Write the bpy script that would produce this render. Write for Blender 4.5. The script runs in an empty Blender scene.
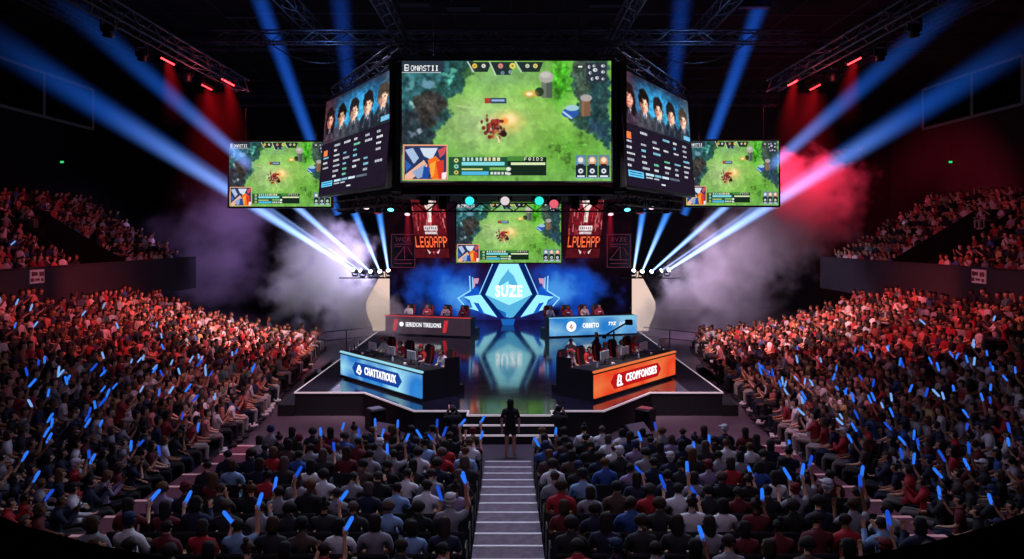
import bpy, bmesh, math, random
import numpy as np
from mathutils import Vector, Matrix, Euler

random.seed(7)
RNG = np.random.RandomState(11)
scene = bpy.context.scene
COL = scene.collection
F, CX, HY, H = 700.0, 508.0, 236.0, 6.5      # focal length in px, principal column, horizon row, eye height


def P(px, py, y):
    """World point seen at pixel (px, py) at distance y in front of the camera."""
    return Vector(((px - CX) * y / F, y, H - (py - HY) * y / F))


def lin(c):
    if isinstance(c, str):
        c = c.lstrip('#')
        c = [int(c[i:i + 2], 16) / 255 for i in (0, 2, 4)]
    return tuple(x / 12.92 if x <= 0.04045 else ((x + 0.055) / 1.055) ** 2.4 for x in c)


ORD = ['first', 'second', 'third', 'fourth', 'fifth', 'sixth', 'seventh', 'eighth', 'ninth', 'tenth', 'eleventh', 'twelfth',
       'thirteenth', 'fourteenth', 'fifteenth', 'sixteenth', 'seventeenth', 'eighteenth', 'nineteenth', 'twentieth']


def ordn(i):
    if i < 20:
        return ORD[i]
    tens = {2: 'twenty', 3: 'thirty', 4: 'forty', 5: 'fifty', 6: 'sixty', 7: 'seventy'}
    n = i + 1
    t, u = divmod(n, 10)
    if u == 0:
        return {2: 'twentieth', 3: 'thirtieth', 4: 'fortieth', 5: 'fiftieth', 6: 'sixtieth', 7: 'seventieth'}[t]
    return tens[t] + '-' + ORD[u - 1]


# ------------------------------------------------------------------ materials
def new_mat(name):
    m = bpy.data.materials.new(name)
    m.use_nodes = True
    nt = m.node_tree
    nt.nodes.clear()
    return m, nt, nt.nodes, nt.links


def pbr(name, color, rough=0.6, metal=0.0, noise=0.0, nscale=8.0, emit=None, estr=0.0, coat=0.0, bump=0.0):
    m, nt, N, L = new_mat(name)
    out = N.new('ShaderNodeOutputMaterial')
    b = N.new('ShaderNodeBsdfPrincipled')
    L.new(b.outputs[0], out.inputs[0])
    c = lin(color)
    b.inputs['Base Color'].default_value = (*c, 1)
    b.inputs['Roughness'].default_value = rough
    b.inputs['Metallic'].default_value = metal
    if coat:
        b.inputs['Coat Weight'].default_value = coat
    if noise or bump:
        tc = N.new('ShaderNodeTexCoord')
        tx = N.new('ShaderNodeTexNoise')
        tx.inputs['Scale'].default_value = nscale
        tx.inputs['Detail'].default_value = 5
        L.new(tc.outputs['Object'], tx.inputs['Vector'])
        if noise:
            r = N.new('ShaderNodeValToRGB')
            r.color_ramp.elements[0].color = (*[x * (1 - noise) for x in c], 1)
            r.color_ramp.elements[1].color = (*[min(1, x * (1 + noise)) for x in c], 1)
            r.color_ramp.elements[0].position = 0.3
            r.color_ramp.elements[1].position = 0.7
            L.new(tx.outputs['Fac'], r.inputs[0])
            L.new(r.outputs[0], b.inputs['Base Color'])
        if bump:
            bp = N.new('ShaderNodeBump')
            bp.inputs['Strength'].default_value = bump
            bp.inputs['Distance'].default_value = 0.02
            L.new(tx.outputs['Fac'], bp.inputs['Height'])
            L.new(bp.outputs[0], b.inputs['Normal'])
    if emit is not None:
        b.inputs['Emission Color'].default_value = (*lin(emit), 1)
        b.inputs['Emission Strength'].default_value = estr
    return m


def emis(name, color, strength):
    m, nt, N, L = new_mat(name)
    out = N.new('ShaderNodeOutputMaterial')
    e = N.new('ShaderNodeEmission')
    e.inputs[0].default_value = (*lin(color), 1)
    e.inputs[1].default_value = strength
    L.new(e.outputs[0], out.inputs[0])
    return m


def objcol(name, rough=0.7, var=0.12, sheen=0.0):
    """Cloth / hair / skin whose colour is the object's own colour."""
    m, nt, N, L = new_mat(name)
    out = N.new('ShaderNodeOutputMaterial')
    b = N.new('ShaderNodeBsdfPrincipled')
    b.inputs['Roughness'].default_value = rough
    oi = N.new('ShaderNodeObjectInfo')
    tc = N.new('ShaderNodeTexCoord')
    tx = N.new('ShaderNodeTexNoise')
    tx.inputs['Scale'].default_value = 14
    L.new(tc.outputs['Object'], tx.inputs['Vector'])
    mr = N.new('ShaderNodeMapRange')
    mr.inputs['To Min'].default_value = 1 - var
    mr.inputs['To Max'].default_value = 1 + var
    L.new(tx.outputs['Fac'], mr.inputs['Value'])
    mx = N.new('ShaderNodeVectorMath')
    mx.operation = 'SCALE'
    L.new(oi.outputs['Color'], mx.inputs[0])
    L.new(mr.outputs[0], mx.inputs['Scale'])
    L.new(mx.outputs[0], b.inputs['Base Color'])
    L.new(b.outputs[0], out.inputs[0])
    return m


def attrmat(name, rough=0.75):
    m, nt, N, L = new_mat(name)
    out = N.new('ShaderNodeOutputMaterial')
    b = N.new('ShaderNodeBsdfPrincipled')
    b.inputs['Roughness'].default_value = rough
    a = N.new('ShaderNodeAttribute')
    a.attribute_name = 'Col'
    L.new(a.outputs['Color'], b.inputs['Base Color'])
    L.new(b.outputs[0], out.inputs[0])
    return m


def screenmat(name, strength, sample='NONE'):
    m, nt, N, L = new_mat(name)
    out = N.new('ShaderNodeOutputMaterial')
    e = N.new('ShaderNodeEmission')
    a = N.new('ShaderNodeAttribute')
    a.attribute_name = 'Col'
    L.new(a.outputs['Color'], e.inputs[0])
    e.inputs[1].default_value = strength
    L.new(e.outputs[0], out.inputs[0])
    m.cycles.emission_sampling = sample
    return m


M = {}
M['black_metal'] = pbr('black_metal', '#101114', 0.45, 0.6, 0.25, 6)
M['truss'] = pbr('truss_metal', '#454955', 0.5, 0.8, 0.2, 3)
M['black_plastic'] = pbr('black_plastic', '#0c0c0f', 0.5, 0, 0.3, 9)
M['black_fabric'] = pbr('black_seat_fabric', '#15151b', 0.9, 0, 0.3, 20, bump=0.2)
M['dark_wall'] = pbr('dark_wall_paint', '#14131a', 0.9, 0, 0.25, 0.8)
M['parapet'] = pbr('parapet_paint', '#2c2a33', 0.8, 0, 0.15, 1.5)
M['concrete'] = pbr('dark_concrete', '#1b1a20', 0.85, 0, 0.3, 1.2, bump=0.1)
M['floor'] = pbr('arena_floor', '#51454f', 0.55, 0, 0.22, 0.7, bump=0.05)
M['ceiling'] = pbr('ceiling_black', '#0a0a0d', 0.95, 0, 0.3, 0.5)
M['stage_side'] = pbr('stage_skirt', '#0d0d13', 0.6, 0, 0.25, 2)
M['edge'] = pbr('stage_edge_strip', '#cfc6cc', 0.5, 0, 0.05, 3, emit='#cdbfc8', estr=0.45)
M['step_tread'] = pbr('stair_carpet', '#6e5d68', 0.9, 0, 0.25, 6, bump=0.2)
M['nosing'] = pbr('stair_nosing', '#d8d2d8', 0.6, 0, 0.08, 6, emit='#c9bdc6', estr=0.17)  # slight glow put into the material to keep the nosings light
M['skin'] = objcol('skin', 0.5, 0.06)
M['cloth'] = objcol('cloth', 0.85, 0.18)
M['hair'] = objcol('hair', 0.85, 0.45)
M['eye'] = pbr('eye_dark', '#140d0b', 0.2)
M['shoe'] = pbr('shoe_rubber', '#1c1a1d', 0.7, 0, 0.2, 9)


def trousers():
    m, nt, N, L = new_mat('trousers')
    out = N.new('ShaderNodeOutputMaterial')
    b = N.new('ShaderNodeBsdfPrincipled')
    b.inputs['Roughness'].default_value = 0.85
    oi = N.new('ShaderNodeObjectInfo')
    r = N.new('ShaderNodeValToRGB')
    r.color_ramp.interpolation = 'CONSTANT'
    els = r.color_ramp.elements
    els[0].color = (*lin('#12131a'), 1)
    els[1].position = 0.4
    els[1].color = (*lin('#1f2940'), 1)
    for p, c in ((0.65, '#2f2b2c'), (0.85, '#6a6260')):
        e = els.new(p)
        e.color = (*lin(c), 1)
    L.new(oi.outputs['Random'], r.inputs[0])
    L.new(r.outputs[0], b.inputs['Base Color'])
    L.new(b.outputs[0], out.inputs[0])
    return m


M['trousers'] = trousers()
M['crowd'] = attrmat('crowd_mixed')
M['screen'] = screenmat('led_screen', 1.05)
M['board'] = screenmat('led_board', 1.5)
M['stick'] = emis('light_stick_glow', '#2c7aff', .95)
M['stick_pale'] = emis('light_stick_pale', '#7fb4ff', .85)
M['stick_deep'] = emis('light_stick_deep', '#1c54e0', .8)
M['stick_cap'] = pbr('light_stick_cap', '#9fb6d8', 0.4)


# ------------------------------------------------------------------ objects
def tag(o, label=None, cat=None, group=None, kind=None):
    if label:
        o['label'] = label
    if cat:
        o['category'] = cat
    if group:
        o['group'] = group
    if kind:
        o['kind'] = kind
    return o


def empty(name, loc=(0, 0, 0), rz=0.0, label=None, cat=None, group=None, rot=None):
    o = bpy.data.objects.new(name, None)
    COL.objects.link(o)
    o.empty_display_size = 0.2
    o.location = loc
    o.rotation_euler = rot if rot else (0, 0, rz)
    tag(o, label, cat, group)
    return o


def link(name, me, parent=None, loc=None, rz=None):
    o = bpy.data.objects.new(name, me)
    COL.objects.link(o)
    if parent is not None:
        o.parent = parent
    if loc is not None:
        o.location = loc
    if rz is not None:
        o.rotation_euler = (0, 0, rz)
    return o


KIDS = {}


def copy_tree(o, parent=None):
    c = o.copy()
    COL.objects.link(c)
    c.parent = parent
    for ch in list(o.children):
        copy_tree(ch, c)
    return c


def frame_from(p0, p1):
    """Rotation whose +Z runs from p0 to p1."""
    d = (Vector(p1) - Vector(p0)).normalized()
    return d.to_track_quat('Z', 'Y').to_matrix()


class MB:
    def __init__(s):
        s.v, s.f, s.m, s.sm = [], [], [], []
        s.T = Matrix.Identity(4)

    def add(s, vs, fs, mi=0, smooth=False):
        b = len(s.v)
        s.v += [tuple(s.T @ Vector(v)) for v in vs]
        for f in fs:
            s.f.append([b + i for i in f])
            s.m.append(mi)
            s.sm.append(smooth)
        return s

    def box(s, c, d, mi=0, rot=None, taper=1.0, bev=0.0):
        x, y, z = d[0] / 2, d[1] / 2, d[2] / 2
        R = rot.to_matrix() if isinstance(rot, Euler) else rot
        if bev > 0:
            b = min(bev, x * .9, y * .9, z * .9)
            vs = []
            for sx in (-1, 1):
                for sy in (-1, 1):
                    for sz in (-1, 1):
                        vs += [(sx * (x - b), sy * (y - b), sz * z), (sx * (x - b), sy * y, sz * (z - b)), (sx * x, sy * (y - b), sz * (z - b))]
            bm = bmesh.new()
            for v in vs:
                bm.verts.new(v)
            bmesh.ops.convex_hull(bm, input=bm.verts)
            bmesh.ops.dissolve_limit(bm, angle_limit=0.02, verts=bm.verts, edges=bm.edges)
            bm.verts.ensure_lookup_table()
            bm.verts.index_update()
            vs = [v.co.copy() for v in bm.verts]
            fs = [[v.index for v in f.verts] for f in bm.faces]
            bm.free()
        else:
            vs = [Vector((sx * x * (taper if sz > 0 else 1), sy * y * (taper if sz > 0 else 1), sz * z)) for sx, sy, sz in
                  ((-1, -1, -1), (1, -1, -1), (1, 1, -1), (-1, 1, -1), (-1, -1, 1), (1, -1, 1), (1, 1, 1), (-1, 1, 1))]
            fs = [(3, 2, 1, 0), (4, 5, 6, 7), (0, 1, 5, 4), (1, 2, 6, 5), (2, 3, 7, 6), (3, 0, 4, 7)]
        c = Vector(c)
        if R is not None:
            vs = [R @ Vector(v) for v in vs]
        return s.add([Vector(v) + c for v in vs], fs, mi)

    def tube(s, p0, p1, r0, r1=None, n=8, mi=0, cap=True, smooth=True):
        r1 = r0 if r1 is None else r1
        p0, p1 = Vector(p0), Vector(p1)
        R = frame_from(p0, p1)
        vs = []
        for p, r in ((p0, r0), (p1, r1)):
            for k in range(n):
                a = 2 * math.pi * k / n
                vs.append(p + R @ Vector((r * math.cos(a), r * math.sin(a), 0)))
        fs = [(k, (k + 1) % n, n + (k + 1) % n, n + k) for k in range(n)]
        s.add(vs, fs, mi, smooth)
        if cap:
            s.add(vs[:n], [list(range(n))[::-1]], mi)
            s.add(vs[n:], [list(range(n))], mi)
        return s

    def path(s, pts, r, n=6, mi=0):
        for a, b in zip(pts[:-1], pts[1:]):
            s.tube(a, b, r, r, n, mi)
        return s

    def lathe(s, prof, n=16, mi=0, c=(0, 0, 0), R=None, smooth=True):
        """prof: list of (radius, z)."""
        c = Vector(c)
        vs = []
        for r, z in prof:
            for k in range(n):
                a = 2 * math.pi * k / n
                v = Vector((r * math.cos(a), r * math.sin(a), z))
                vs.append(c + (R @ v if R is not None else v))
        fs = []
        for i in range(len(prof) - 1):
            for k in range(n):
                fs.append((i * n + k, i * n + (k + 1) % n, (i + 1) * n + (k + 1) % n, (i + 1) * n + k))
        fs.append(list(range(n))[::-1])
        fs.append([(len(prof) - 1) * n + k for k in range(n)])
        return s.add(vs, fs, mi, smooth)

    def ball(s, c, r, mi=0, n=10, m=6, smooth=True):
        r = r if hasattr(r, '__len__') else (r, r, r)
        c = Vector(c)
        vs = [c + Vector((0, 0, -r[2]))]
        for i in range(1, m):
            t = -math.pi / 2 + math.pi * i / m
            for k in range(n):
                a = 2 * math.pi * k / n
                vs.append(c + Vector((r[0] * math.cos(t) * math.cos(a), r[1] * math.cos(t) * math.sin(a), r[2] * math.sin(t))))
        vs.append(c + Vector((0, 0, r[2])))
        fs = [(0, 1 + (k + 1) % n, 1 + k) for k in range(n)]
        for i in range(m - 2):
            for k in range(n):
                a, b = 1 + i * n, 1 + (i + 1) * n
                fs.append((a + k, a + (k + 1) % n, b + (k + 1) % n, b + k))
        t = 1 + (m - 2) * n
        fs += [(t + k, t + (k + 1) % n, len(vs) - 1) for k in range(n)]
        return s.add(vs, fs, mi, smooth)

    def prism(s, poly, z0, z1, mi=0, mi_top=None, mi_side=None):
        n = len(poly)
        vs = [(x, y, z0) for x, y in poly] + [(x, y, z1) for x, y in poly]
        s.add(vs, [list(range(n))[::-1]], mi)
        s.add(vs, [[n + i for i in range(n)]], mi if mi_top is None else mi_top)
        s.add(vs, [(i, (i + 1) % n, n + (i + 1) % n, n + i) for i in range(n)], mi if mi_side is None else mi_side)
        return s

    def plate(s, poly, y0=0.0, y1=0.03, mi=0):
        """A flat polygon standing in the XZ plane with a little thickness (front face towards -Y)."""
        n = len(poly)
        vs = [(x, y0, z) for x, z in poly] + [(x, y1, z) for x, z in poly]
        fs = [list(range(n)), [n + i for i in range(n)][::-1]] + [(i, n + i, n + (i + 1) % n, (i + 1) % n) for i in range(n)]
        return s.add(vs, fs, mi)

    def mesh(s, name, mats):
        me = bpy.data.meshes.new(name)
        me.from_pydata(s.v, [], s.f)
        for m in (mats if isinstance(mats, (list, tuple)) else [mats]):
            me.materials.append(m)
        me.polygons.foreach_set('material_index', s.m)
        me.polygons.foreach_set('use_smooth', s.sm)
        me.update()
        return me

    def build(s, name, mats, parent=None, loc=None, rz=None):
        return link(name, s.mesh(name, mats), parent, loc, rz)


def letters(text, size, mat, parent, loc, rot, name='lettering', depth=0.012, bold=0.0, sx=1.0, align='CENTER', shear=0.0, fit=None):
    cu = bpy.data.curves.new(name, 'FONT')
    cu.body = text
    cu.space_character = 1.12
    cu.size = size
    cu.extrude = depth
    cu.offset = bold
    cu.align_x = align
    cu.align_y = 'CENTER'
    cu.shear = shear
    cu.resolution_u = 3
    cu.materials.append(mat)
    tmp = bpy.data.objects.new(name, cu)
    COL.objects.link(tmp)
    bpy.context.view_layer.update()
    me = bpy.data.meshes.new_from_object(tmp.evaluated_get(bpy.context.evaluated_depsgraph_get()))
    bpy.data.objects.remove(tmp)
    bpy.data.curves.remove(cu)
    if not me.materials:
        me.materials.append(mat)
    o = bpy.data.objects.new(name, me)
    COL.objects.link(o)
    o.parent = parent
    o.location = loc
    o.rotation_euler = rot
    if fit:
        xs = [v.co.x for v in me.vertices]
        sx = fit / (max(xs) - min(xs))
    o.scale = (sx, 1, 1)
    return o
# ------------------------------------------------------------------ pictures shown on the LED screens, as coloured mesh cells
def value_noise(h, w, scale, seed, octaves=3):
    r = np.random.RandomState(seed)
    out = np.zeros((h, w))
    amp, tot = 1.0, 0
    for o in range(octaves):
        gh, gw = int(h / scale) + 3, int(w / scale) + 3
        g = r.rand(gh, gw)
        yy, xx = np.mgrid[0:h, 0:w] / scale
        y0, x0 = yy.astype(int), xx.astype(int)
        fy, fx = yy - y0, xx - x0
        fy, fx = fy * fy * (3 - 2 * fy), fx * fx * (3 - 2 * fx)
        v = (g[y0, x0] * (1 - fx) + g[y0, x0 + 1] * fx) * (1 - fy) + (g[y0 + 1, x0] * (1 - fx) + g[y0 + 1, x0 + 1] * fx) * fy
        out += amp * v
        tot += amp
        amp *= 0.55
        scale = max(1.5, scale / 2.1)
    return out / tot


FONT5 = {'A': '0e11111f111111', 'B': '1e11111e11111e', 'E': '1f10101e10101f', 'L': '1010101010101f', 'N': '11191915131311', 'O': '0e11111111110e',
         'S': '0f10100e01011e', 'T': '1f040404040404', 'I': '0e04040404040e', 'P': '1e11111e101010', 'R': '1e11111e141211', 'D': '1e11111111111e',
         'F': '1f10101e101010', 'U': '1111111111110e', 'C': '0f10101010100f', 'G': '0f10101311110f', 'Y': '11110a04040404', 'X': '11110a040a1111',
         '0': '0e11131519110e', '1': '040c040404040e', '2': '0e11010204081f', '3': '1e01010e01011e', '7': '1f010204080808'}


class Canvas:
    def __init__(s, w, h, c):
        s.w, s.h = w, h
        s.a = np.zeros((h, w, 3))
        s.a[:] = s.c(c)
        s.yy, s.xx = np.mgrid[0:h, 0:w] + 0.5

    @staticmethod
    def c(c):
        if isinstance(c, str):
            c = c.lstrip('#')
            return np.array([int(c[i:i + 2], 16) / 255 for i in (0, 2, 4)])
        return np.array(c, float)

    def blend(s, mask, c, a=1.0):
        m = np.clip(mask * a, 0, 1)[..., None]
        s.a = s.a * (1 - m) + s.c(c) * m
        return s

    def rect(s, x0, y0, x1, y1, c, a=1.0):
        return s.blend(((s.xx >= x0) & (s.xx < x1) & (s.yy >= y0) & (s.yy < y1)).astype(float), c, a)

    def ell(s, x, y, rx, ry, c, a=1.0, soft=0.0, rot=0.0):
        dx, dy = s.xx - x, s.yy - y
        if rot:
            cr, sr = math.cos(rot), math.sin(rot)
            dx, dy = dx * cr + dy * sr, -dx * sr + dy * cr
        d = np.sqrt((dx / rx) ** 2 + (dy / ry) ** 2)
        m = np.clip((1 - d) / soft, 0, 1) if soft else np.clip((1 - d) * min(rx, ry) + .5, 0, 1)
        return s.blend(m, c, a)

    def poly(s, pts, c, a=1.0):
        ins = np.zeros((s.h, s.w), bool)
        n = len(pts)
        for i in range(n):
            x0, y0 = pts[i]
            x1, y1 = pts[(i + 1) % n]
            if y0 == y1:
                continue
            cond = (s.yy >= min(y0, y1)) & (s.yy < max(y0, y1))
            xi = x0 + (s.yy - y0) * (x1 - x0) / (y1 - y0)
            ins ^= cond & (s.xx < xi)
        return s.blend(ins.astype(float), c, a)

    def line(s, x0, y0, x1, y1, wd, c, a=1.0):
        dx, dy = x1 - x0, y1 - y0
        t = np.clip(((s.xx - x0) * dx + (s.yy - y0) * dy) / (dx * dx + dy * dy + 1e-9), 0, 1)
        d = np.hypot(s.xx - x0 - t * dx, s.yy - y0 - t * dy)
        return s.blend(np.clip(wd / 2 - d + .5, 0, 1), c, a)

    def warp(s, amp, scale, seed):
        nx = (value_noise(s.h, s.w, scale, seed, 3) - .5) * 2 * amp
        ny = (value_noise(s.h, s.w, scale, seed + 50, 3) - .5) * 2 * amp
        xi = np.clip((s.xx - .5 + nx).round().astype(int), 0, s.w - 1)
        yi = np.clip((s.yy - .5 + ny).round().astype(int), 0, s.h - 1)
        s.a = s.a[yi, xi]
        return s

    def blur(s, n=1):
        for _ in range(n):
            p = np.pad(s.a, ((1, 1), (1, 1), (0, 0)), 'edge')
            s.a = (p[:-2, 1:-1] + p[2:, 1:-1] + p[1:-1, :-2] + p[1:-1, 2:] + 2 * p[1:-1, 1:-1]) / 6
        return s

    def text(s, t, x, y, k, c, a=1.0, kx=None):
        kx = kx or k
        for ch in t:
            g = FONT5.get(ch)
            if g:
                for r in range(7):
                    b = int(g[2 * r:2 * r + 2], 16)
                    for q in range(5):
                        if b >> (4 - q) & 1:
                            s.rect(x + q * kx, y + r * k, x + (q + 1) * kx, y + (r + 1) * k, c, a)
            x += 6 * kx
        return s

    def mottled(s, amp, scale, seed, mask=None):
        n = (value_noise(s.h, s.w, scale, seed) - 0.5) * 2 * amp
        if mask is not None:
            n = n * mask
        s.a = np.clip(s.a * (1 + n[..., None]), 0, 1)
        return s

    def mesh(s, name, mat, width, height, keep=None):
        """The picture as a grid of coloured cells in the XZ plane, facing -Y, centred on its own origin."""
        w, h = s.w, s.h
        xs = np.linspace(-width / 2, width / 2, w + 1)
        zs = np.linspace(height / 2, -height / 2, h + 1)
        X, Z = np.meshgrid(xs, zs)
        co = np.zeros((h + 1, w + 1, 3))
        co[..., 0], co[..., 2] = X, Z
        idx = np.arange((h + 1) * (w + 1)).reshape(h + 1, w + 1)
        q = np.stack([idx[1:, :-1], idx[1:, 1:], idx[:-1, 1:], idx[:-1, :-1]], -1).reshape(-1, 4)
        a = np.clip(s.a, 0, 1)
        linr = np.where(a <= 0.04045, a / 12.92, ((a + 0.055) / 1.055) ** 2.4).reshape(-1, 3)
        if keep is not None:
            k = keep.reshape(-1)
            q, linr = q[k], linr[k]
        me = bpy.data.meshes.new(name)
        n = len(q)
        me.vertices.add((h + 1) * (w + 1))
        me.vertices.foreach_set('co', co.reshape(-1))
        me.loops.add(n * 4)
        me.loops.foreach_set('vertex_index', q.reshape(-1).astype(np.int32))
        me.polygons.add(n)
        me.polygons.foreach_set('loop_start', np.arange(0, n * 4, 4, dtype=np.int32))
        try:
            me.polygons.foreach_set('loop_total', np.full(n, 4, dtype=np.int32))
        except Exception:
            pass
        me.update(calc_edges=True)
        at = me.color_attributes.new('Col', 'FLOAT_COLOR', 'CORNER')
        c4 = np.ones((n, 4, 4), dtype=np.float32)
        c4[..., :3] = linr[:, None, :]
        at.data.foreach_set('color', c4.reshape(-1))
        me.materials.append(mat)
        return me


def game_picture():
    """A battle-arena game seen from above: green lane, dark woods on both sides, a fight, and the broadcast bars."""
    k = 2.0
    X = lambda px: (px - 402) * k
    Y = lambda py: (py - 61) * k
    c = Canvas(420, 240, '#74b052')
    c.ell(X(520), Y(120), 190, 120, '#93bd58', 0.9, 1.0)
    c.ell(X(482), Y(122), 120, 76, '#b4cc92', 0.85, 1.0)
    c.ell(X(500), Y(78), 110, 30, '#8fb98a', 0.6, 1.0)
    c.ell(X(561), Y(80), 34, 70, '#3fa021', 0.9, 0.7)
    c.ell(X(570), Y(150), 90, 60, '#5fa636', 0.8, 0.9)
    c.ell(X(470), Y(165), 110, 26, '#4f9a35', 0.8, 0.8)
    c.line(X(470), Y(150), X(440), Y(180), 30, '#7fae62', 0.5)
    n = value_noise(240, 420, 26, 5, 4)
    c.mottled(0.2, 30, 5)
    c.mottled(0.16, 6, 9)
    # woods on the left
    for pts, col in (([(402, 61), (474, 61), (466, 78), (461, 92), (450, 97), (446, 108), (452, 116), (438, 128), (430, 140), (420, 146), (402, 150)], '#22474a'),
                     ([(402, 61), (452, 61), (448, 80), (430, 84), (420, 100), (414, 120), (402, 118)], '#2c5a60'),
                     ([(414, 96), (440, 92), (446, 106), (438, 122), (424, 130), (412, 118)], '#3a3634'),
                     ([(402, 112), (412, 112), (426, 124), (436, 136), (428, 146), (402, 146)], '#27323a')):
        c.poly([(X(a), Y(b)) for a, b in pts], col, 0.92)
    for a, b, rx, ry, col, rot in ((427, 84, 15, 7, '#6f9bb0', .4), (410, 84, 6, 14, '#5e9aa0', .5), (450, 82, 12, 9, '#3f8f86', 0), (450, 82, 5, 6, '#79d8c0', 0),
                                   (448, 74, 16, 4, '#58b39a', 0), (412, 105, 3, 12, '#9fd0d0', -.7), (430, 104, 12, 10, '#4a4340', 0), (416, 120, 9, 6, '#4d5a68', .3),
                                   (412, 136, 10, 6, '#6d7d8c', .1), (421, 132, 7, 4, '#9fb4c2', -.2), (424, 111, 9, 5, '#2c2a2b', .3), (438, 118, 8, 4, '#33495a', .3),
                                   (468, 72, 9, 9, '#39623a', 0), (406, 72, 8, 10, '#2f625a', 0)):
        c.ell(X(a), Y(b), rx * k * .62, ry * k * .62, col, 0.9, 0.35, rot)
    # woods on the right
    for pts, col in (([(575, 61), (611, 61), (611, 152), (600, 140), (585, 131), (573, 120), (577, 104), (571, 88)], '#2f4f49'),
                     ([(590, 80), (611, 76), (611, 150), (596, 132), (586, 118)], '#27484d'), ([(574, 61), (588, 61), (590, 96), (578, 104), (574, 84)], '#47584a')):
        c.poly([(X(a), Y(b)) for a, b in pts], col, 0.94)
    for a in (577, 583, 589, 597, 604):
        c.line(X(a), Y(61), X(a + 4), Y(118), 4, '#5a6a58', 0.35)
        c.line(X(a + 3), Y(66), X(a + 1), Y(126), 3, '#173030', 0.4)
    c.ell(X(598), Y(128), 24, 12, '#2a3f58', 0.8, 0.4, .5)
    c.warp(11, 13, 61).warp(4, 5, 71).blur(2)
    dark = (c.a.mean(2) < .42).astype(float)
    c.mottled(.55, 9, 81, dark).mottled(.3, 4, 83, dark).blur(1)
    c.rect(X(582), Y(98), X(591), Y(116), '#7d5a44')
    c.line(X(584), Y(99), X(584), Y(116), 3, '#9a7458', 0.8)
    c.ell(X(587), Y(98), 12, 7, '#a8a2a0')
    c.ell(X(571), Y(113), 17, 10, '#2c56a8')
    c.ell(X(573), Y(108), 14, 6, '#9fc8d4')
    c.line(X(564), Y(112), X(572), Y(118), 4, '#b8d4f0')
    # stone turret
    c.rect(X(542), Y(80), X(551), Y(98), '#6c7466')
    c.rect(X(547), Y(82), X(553), Y(98), '#4e5a52')
    c.ell(X(547), Y(77), 15, 12, '#a9a6a0')
    c.ell(X(546), Y(75), 11, 6, '#c2bfb8')
    c.ell(X(540), Y(92), 9, 9, '#243a26')
    c.ell(X(531), Y(94), 20, 10, '#f2a14a', 0.95, 0.8)
    c.ell(X(530), Y(94), 9, 5, '#fff0c0', 1, 0.6)
    # the fight in the middle
    c.ell(X(508), Y(122), 44, 30, '#f6c06a', 0.85, 0.9)
    c.ell(X(510), Y(119), 22, 16, '#ffe6a6', 0.95, 0.7)
    c.ell(X(505), Y(121), 10, 9, '#ff8f3a', 0.9, 0.6)
    r = random.Random(4)
    for i in range(90):
        a, b = r.gauss(495, 4.6), r.gauss(127, 4.2)
        c.ell(X(a), Y(b), r.uniform(1.5, 4), r.uniform(1.5, 4), r.choice(['#6e1f1c', '#a8392a', '#2a1b1c', '#3b2a2c', '#c86b3c', '#d9c0a0', '#56353a', '#8f2430']), 0.95)
    for a, b in ((484, 128), (486, 133), (490, 137), (499, 138), (503, 132)):
        c.ell(X(a), Y(b), 4, 4, '#7a2a22')
    c.ell(X(504), Y(134), 7, 6, '#2b1d1a')
    c.line(X(498), Y(137), X(500), Y(142), 4, '#e8dfa0')
    c.blur(1)
    c.rect(X(485), Y(98), X(507), Y(103.5), '#33465e')
    c.rect(X(485), Y(98), X(491), Y(103.5), '#a0413a')
    c.rect(X(492), Y(99.4), X(505), Y(101.6), '#8fb0d8')
    c.line(X(458), Y(106), X(474), Y(108), 3, '#c9d8a0', 0.6)
    # bars across the picture
    c.rect(X(402), Y(61), X(444), Y(72.5), '#2a3442', 0.95)
    c.rect(X(402), Y(72), X(441), Y(73), '#c9d2da', 0.8)
    c.text('B', X(404.5), Y(64.5), 1.9, '#f2f4f6')
    c.text('ONASTII', X(411), Y(65.5), 1.55, '#f2f4f6', kx=1.35)
    for x0, x1, dy in ((468, 492, 0), (490, 515, 3), (516, 544, 0)):
        c.poly([(X(x0), Y(62)), (X(x1), Y(62)), (X(x1 - 4), Y(72 + dy)), (X(x0 + 6), Y(72 + dy))], '#1d2a2c', 0.95)
        c.line(X(x0), Y(62), X(x0 + 6), Y(72 + dy), 3, '#cfd8cc', 0.9)
    for a, b, rr, col in ((475, 66, 5, '#f0c24a'), (484, 66, 4, '#e8e8e0'), (501, 66, 5, '#e58a86'), (503, 73, 4, '#5a86a0'), (513, 66, 6, '#e8d75a'), (528, 66, 4, '#d8dcc8'), (536, 66, 4.5, '#ecd27a'),
                          (511, 72, 4, '#7fa0b0')):
        c.ell(X(a), Y(b), rr, rr, col)
        c.ell(X(a), Y(b), rr * .45, rr * .45, '#7a6a3a', 0.7)
    c.rect(X(587), Y(63), X(607.5), Y(81.5), '#2c3040', 0.9)
    for a, b in ((590, 67), (595, 66), (604, 66), (596, 70), (604, 72), (591, 73), (593, 79), (598, 78), (604, 79)):
        c.ell(X(a), Y(b), r.uniform(2.5, 4.5), r.uniform(2, 4), '#e4e8ee')
        c.ell(X(a) + 1, Y(b), 1.6, 1.4, '#3a4050')
    c.rect(X(579), Y(66), X(583), Y(67.6), '#eef2ee')
    # inset at the lower left: abstract blue and orange shapes in an orange frame
    c.rect(X(403), Y(144.5), X(448), Y(180), '#e2a27c')
    c.rect(X(404.6), Y(146), X(446.6), Y(179), '#26365e')
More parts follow.
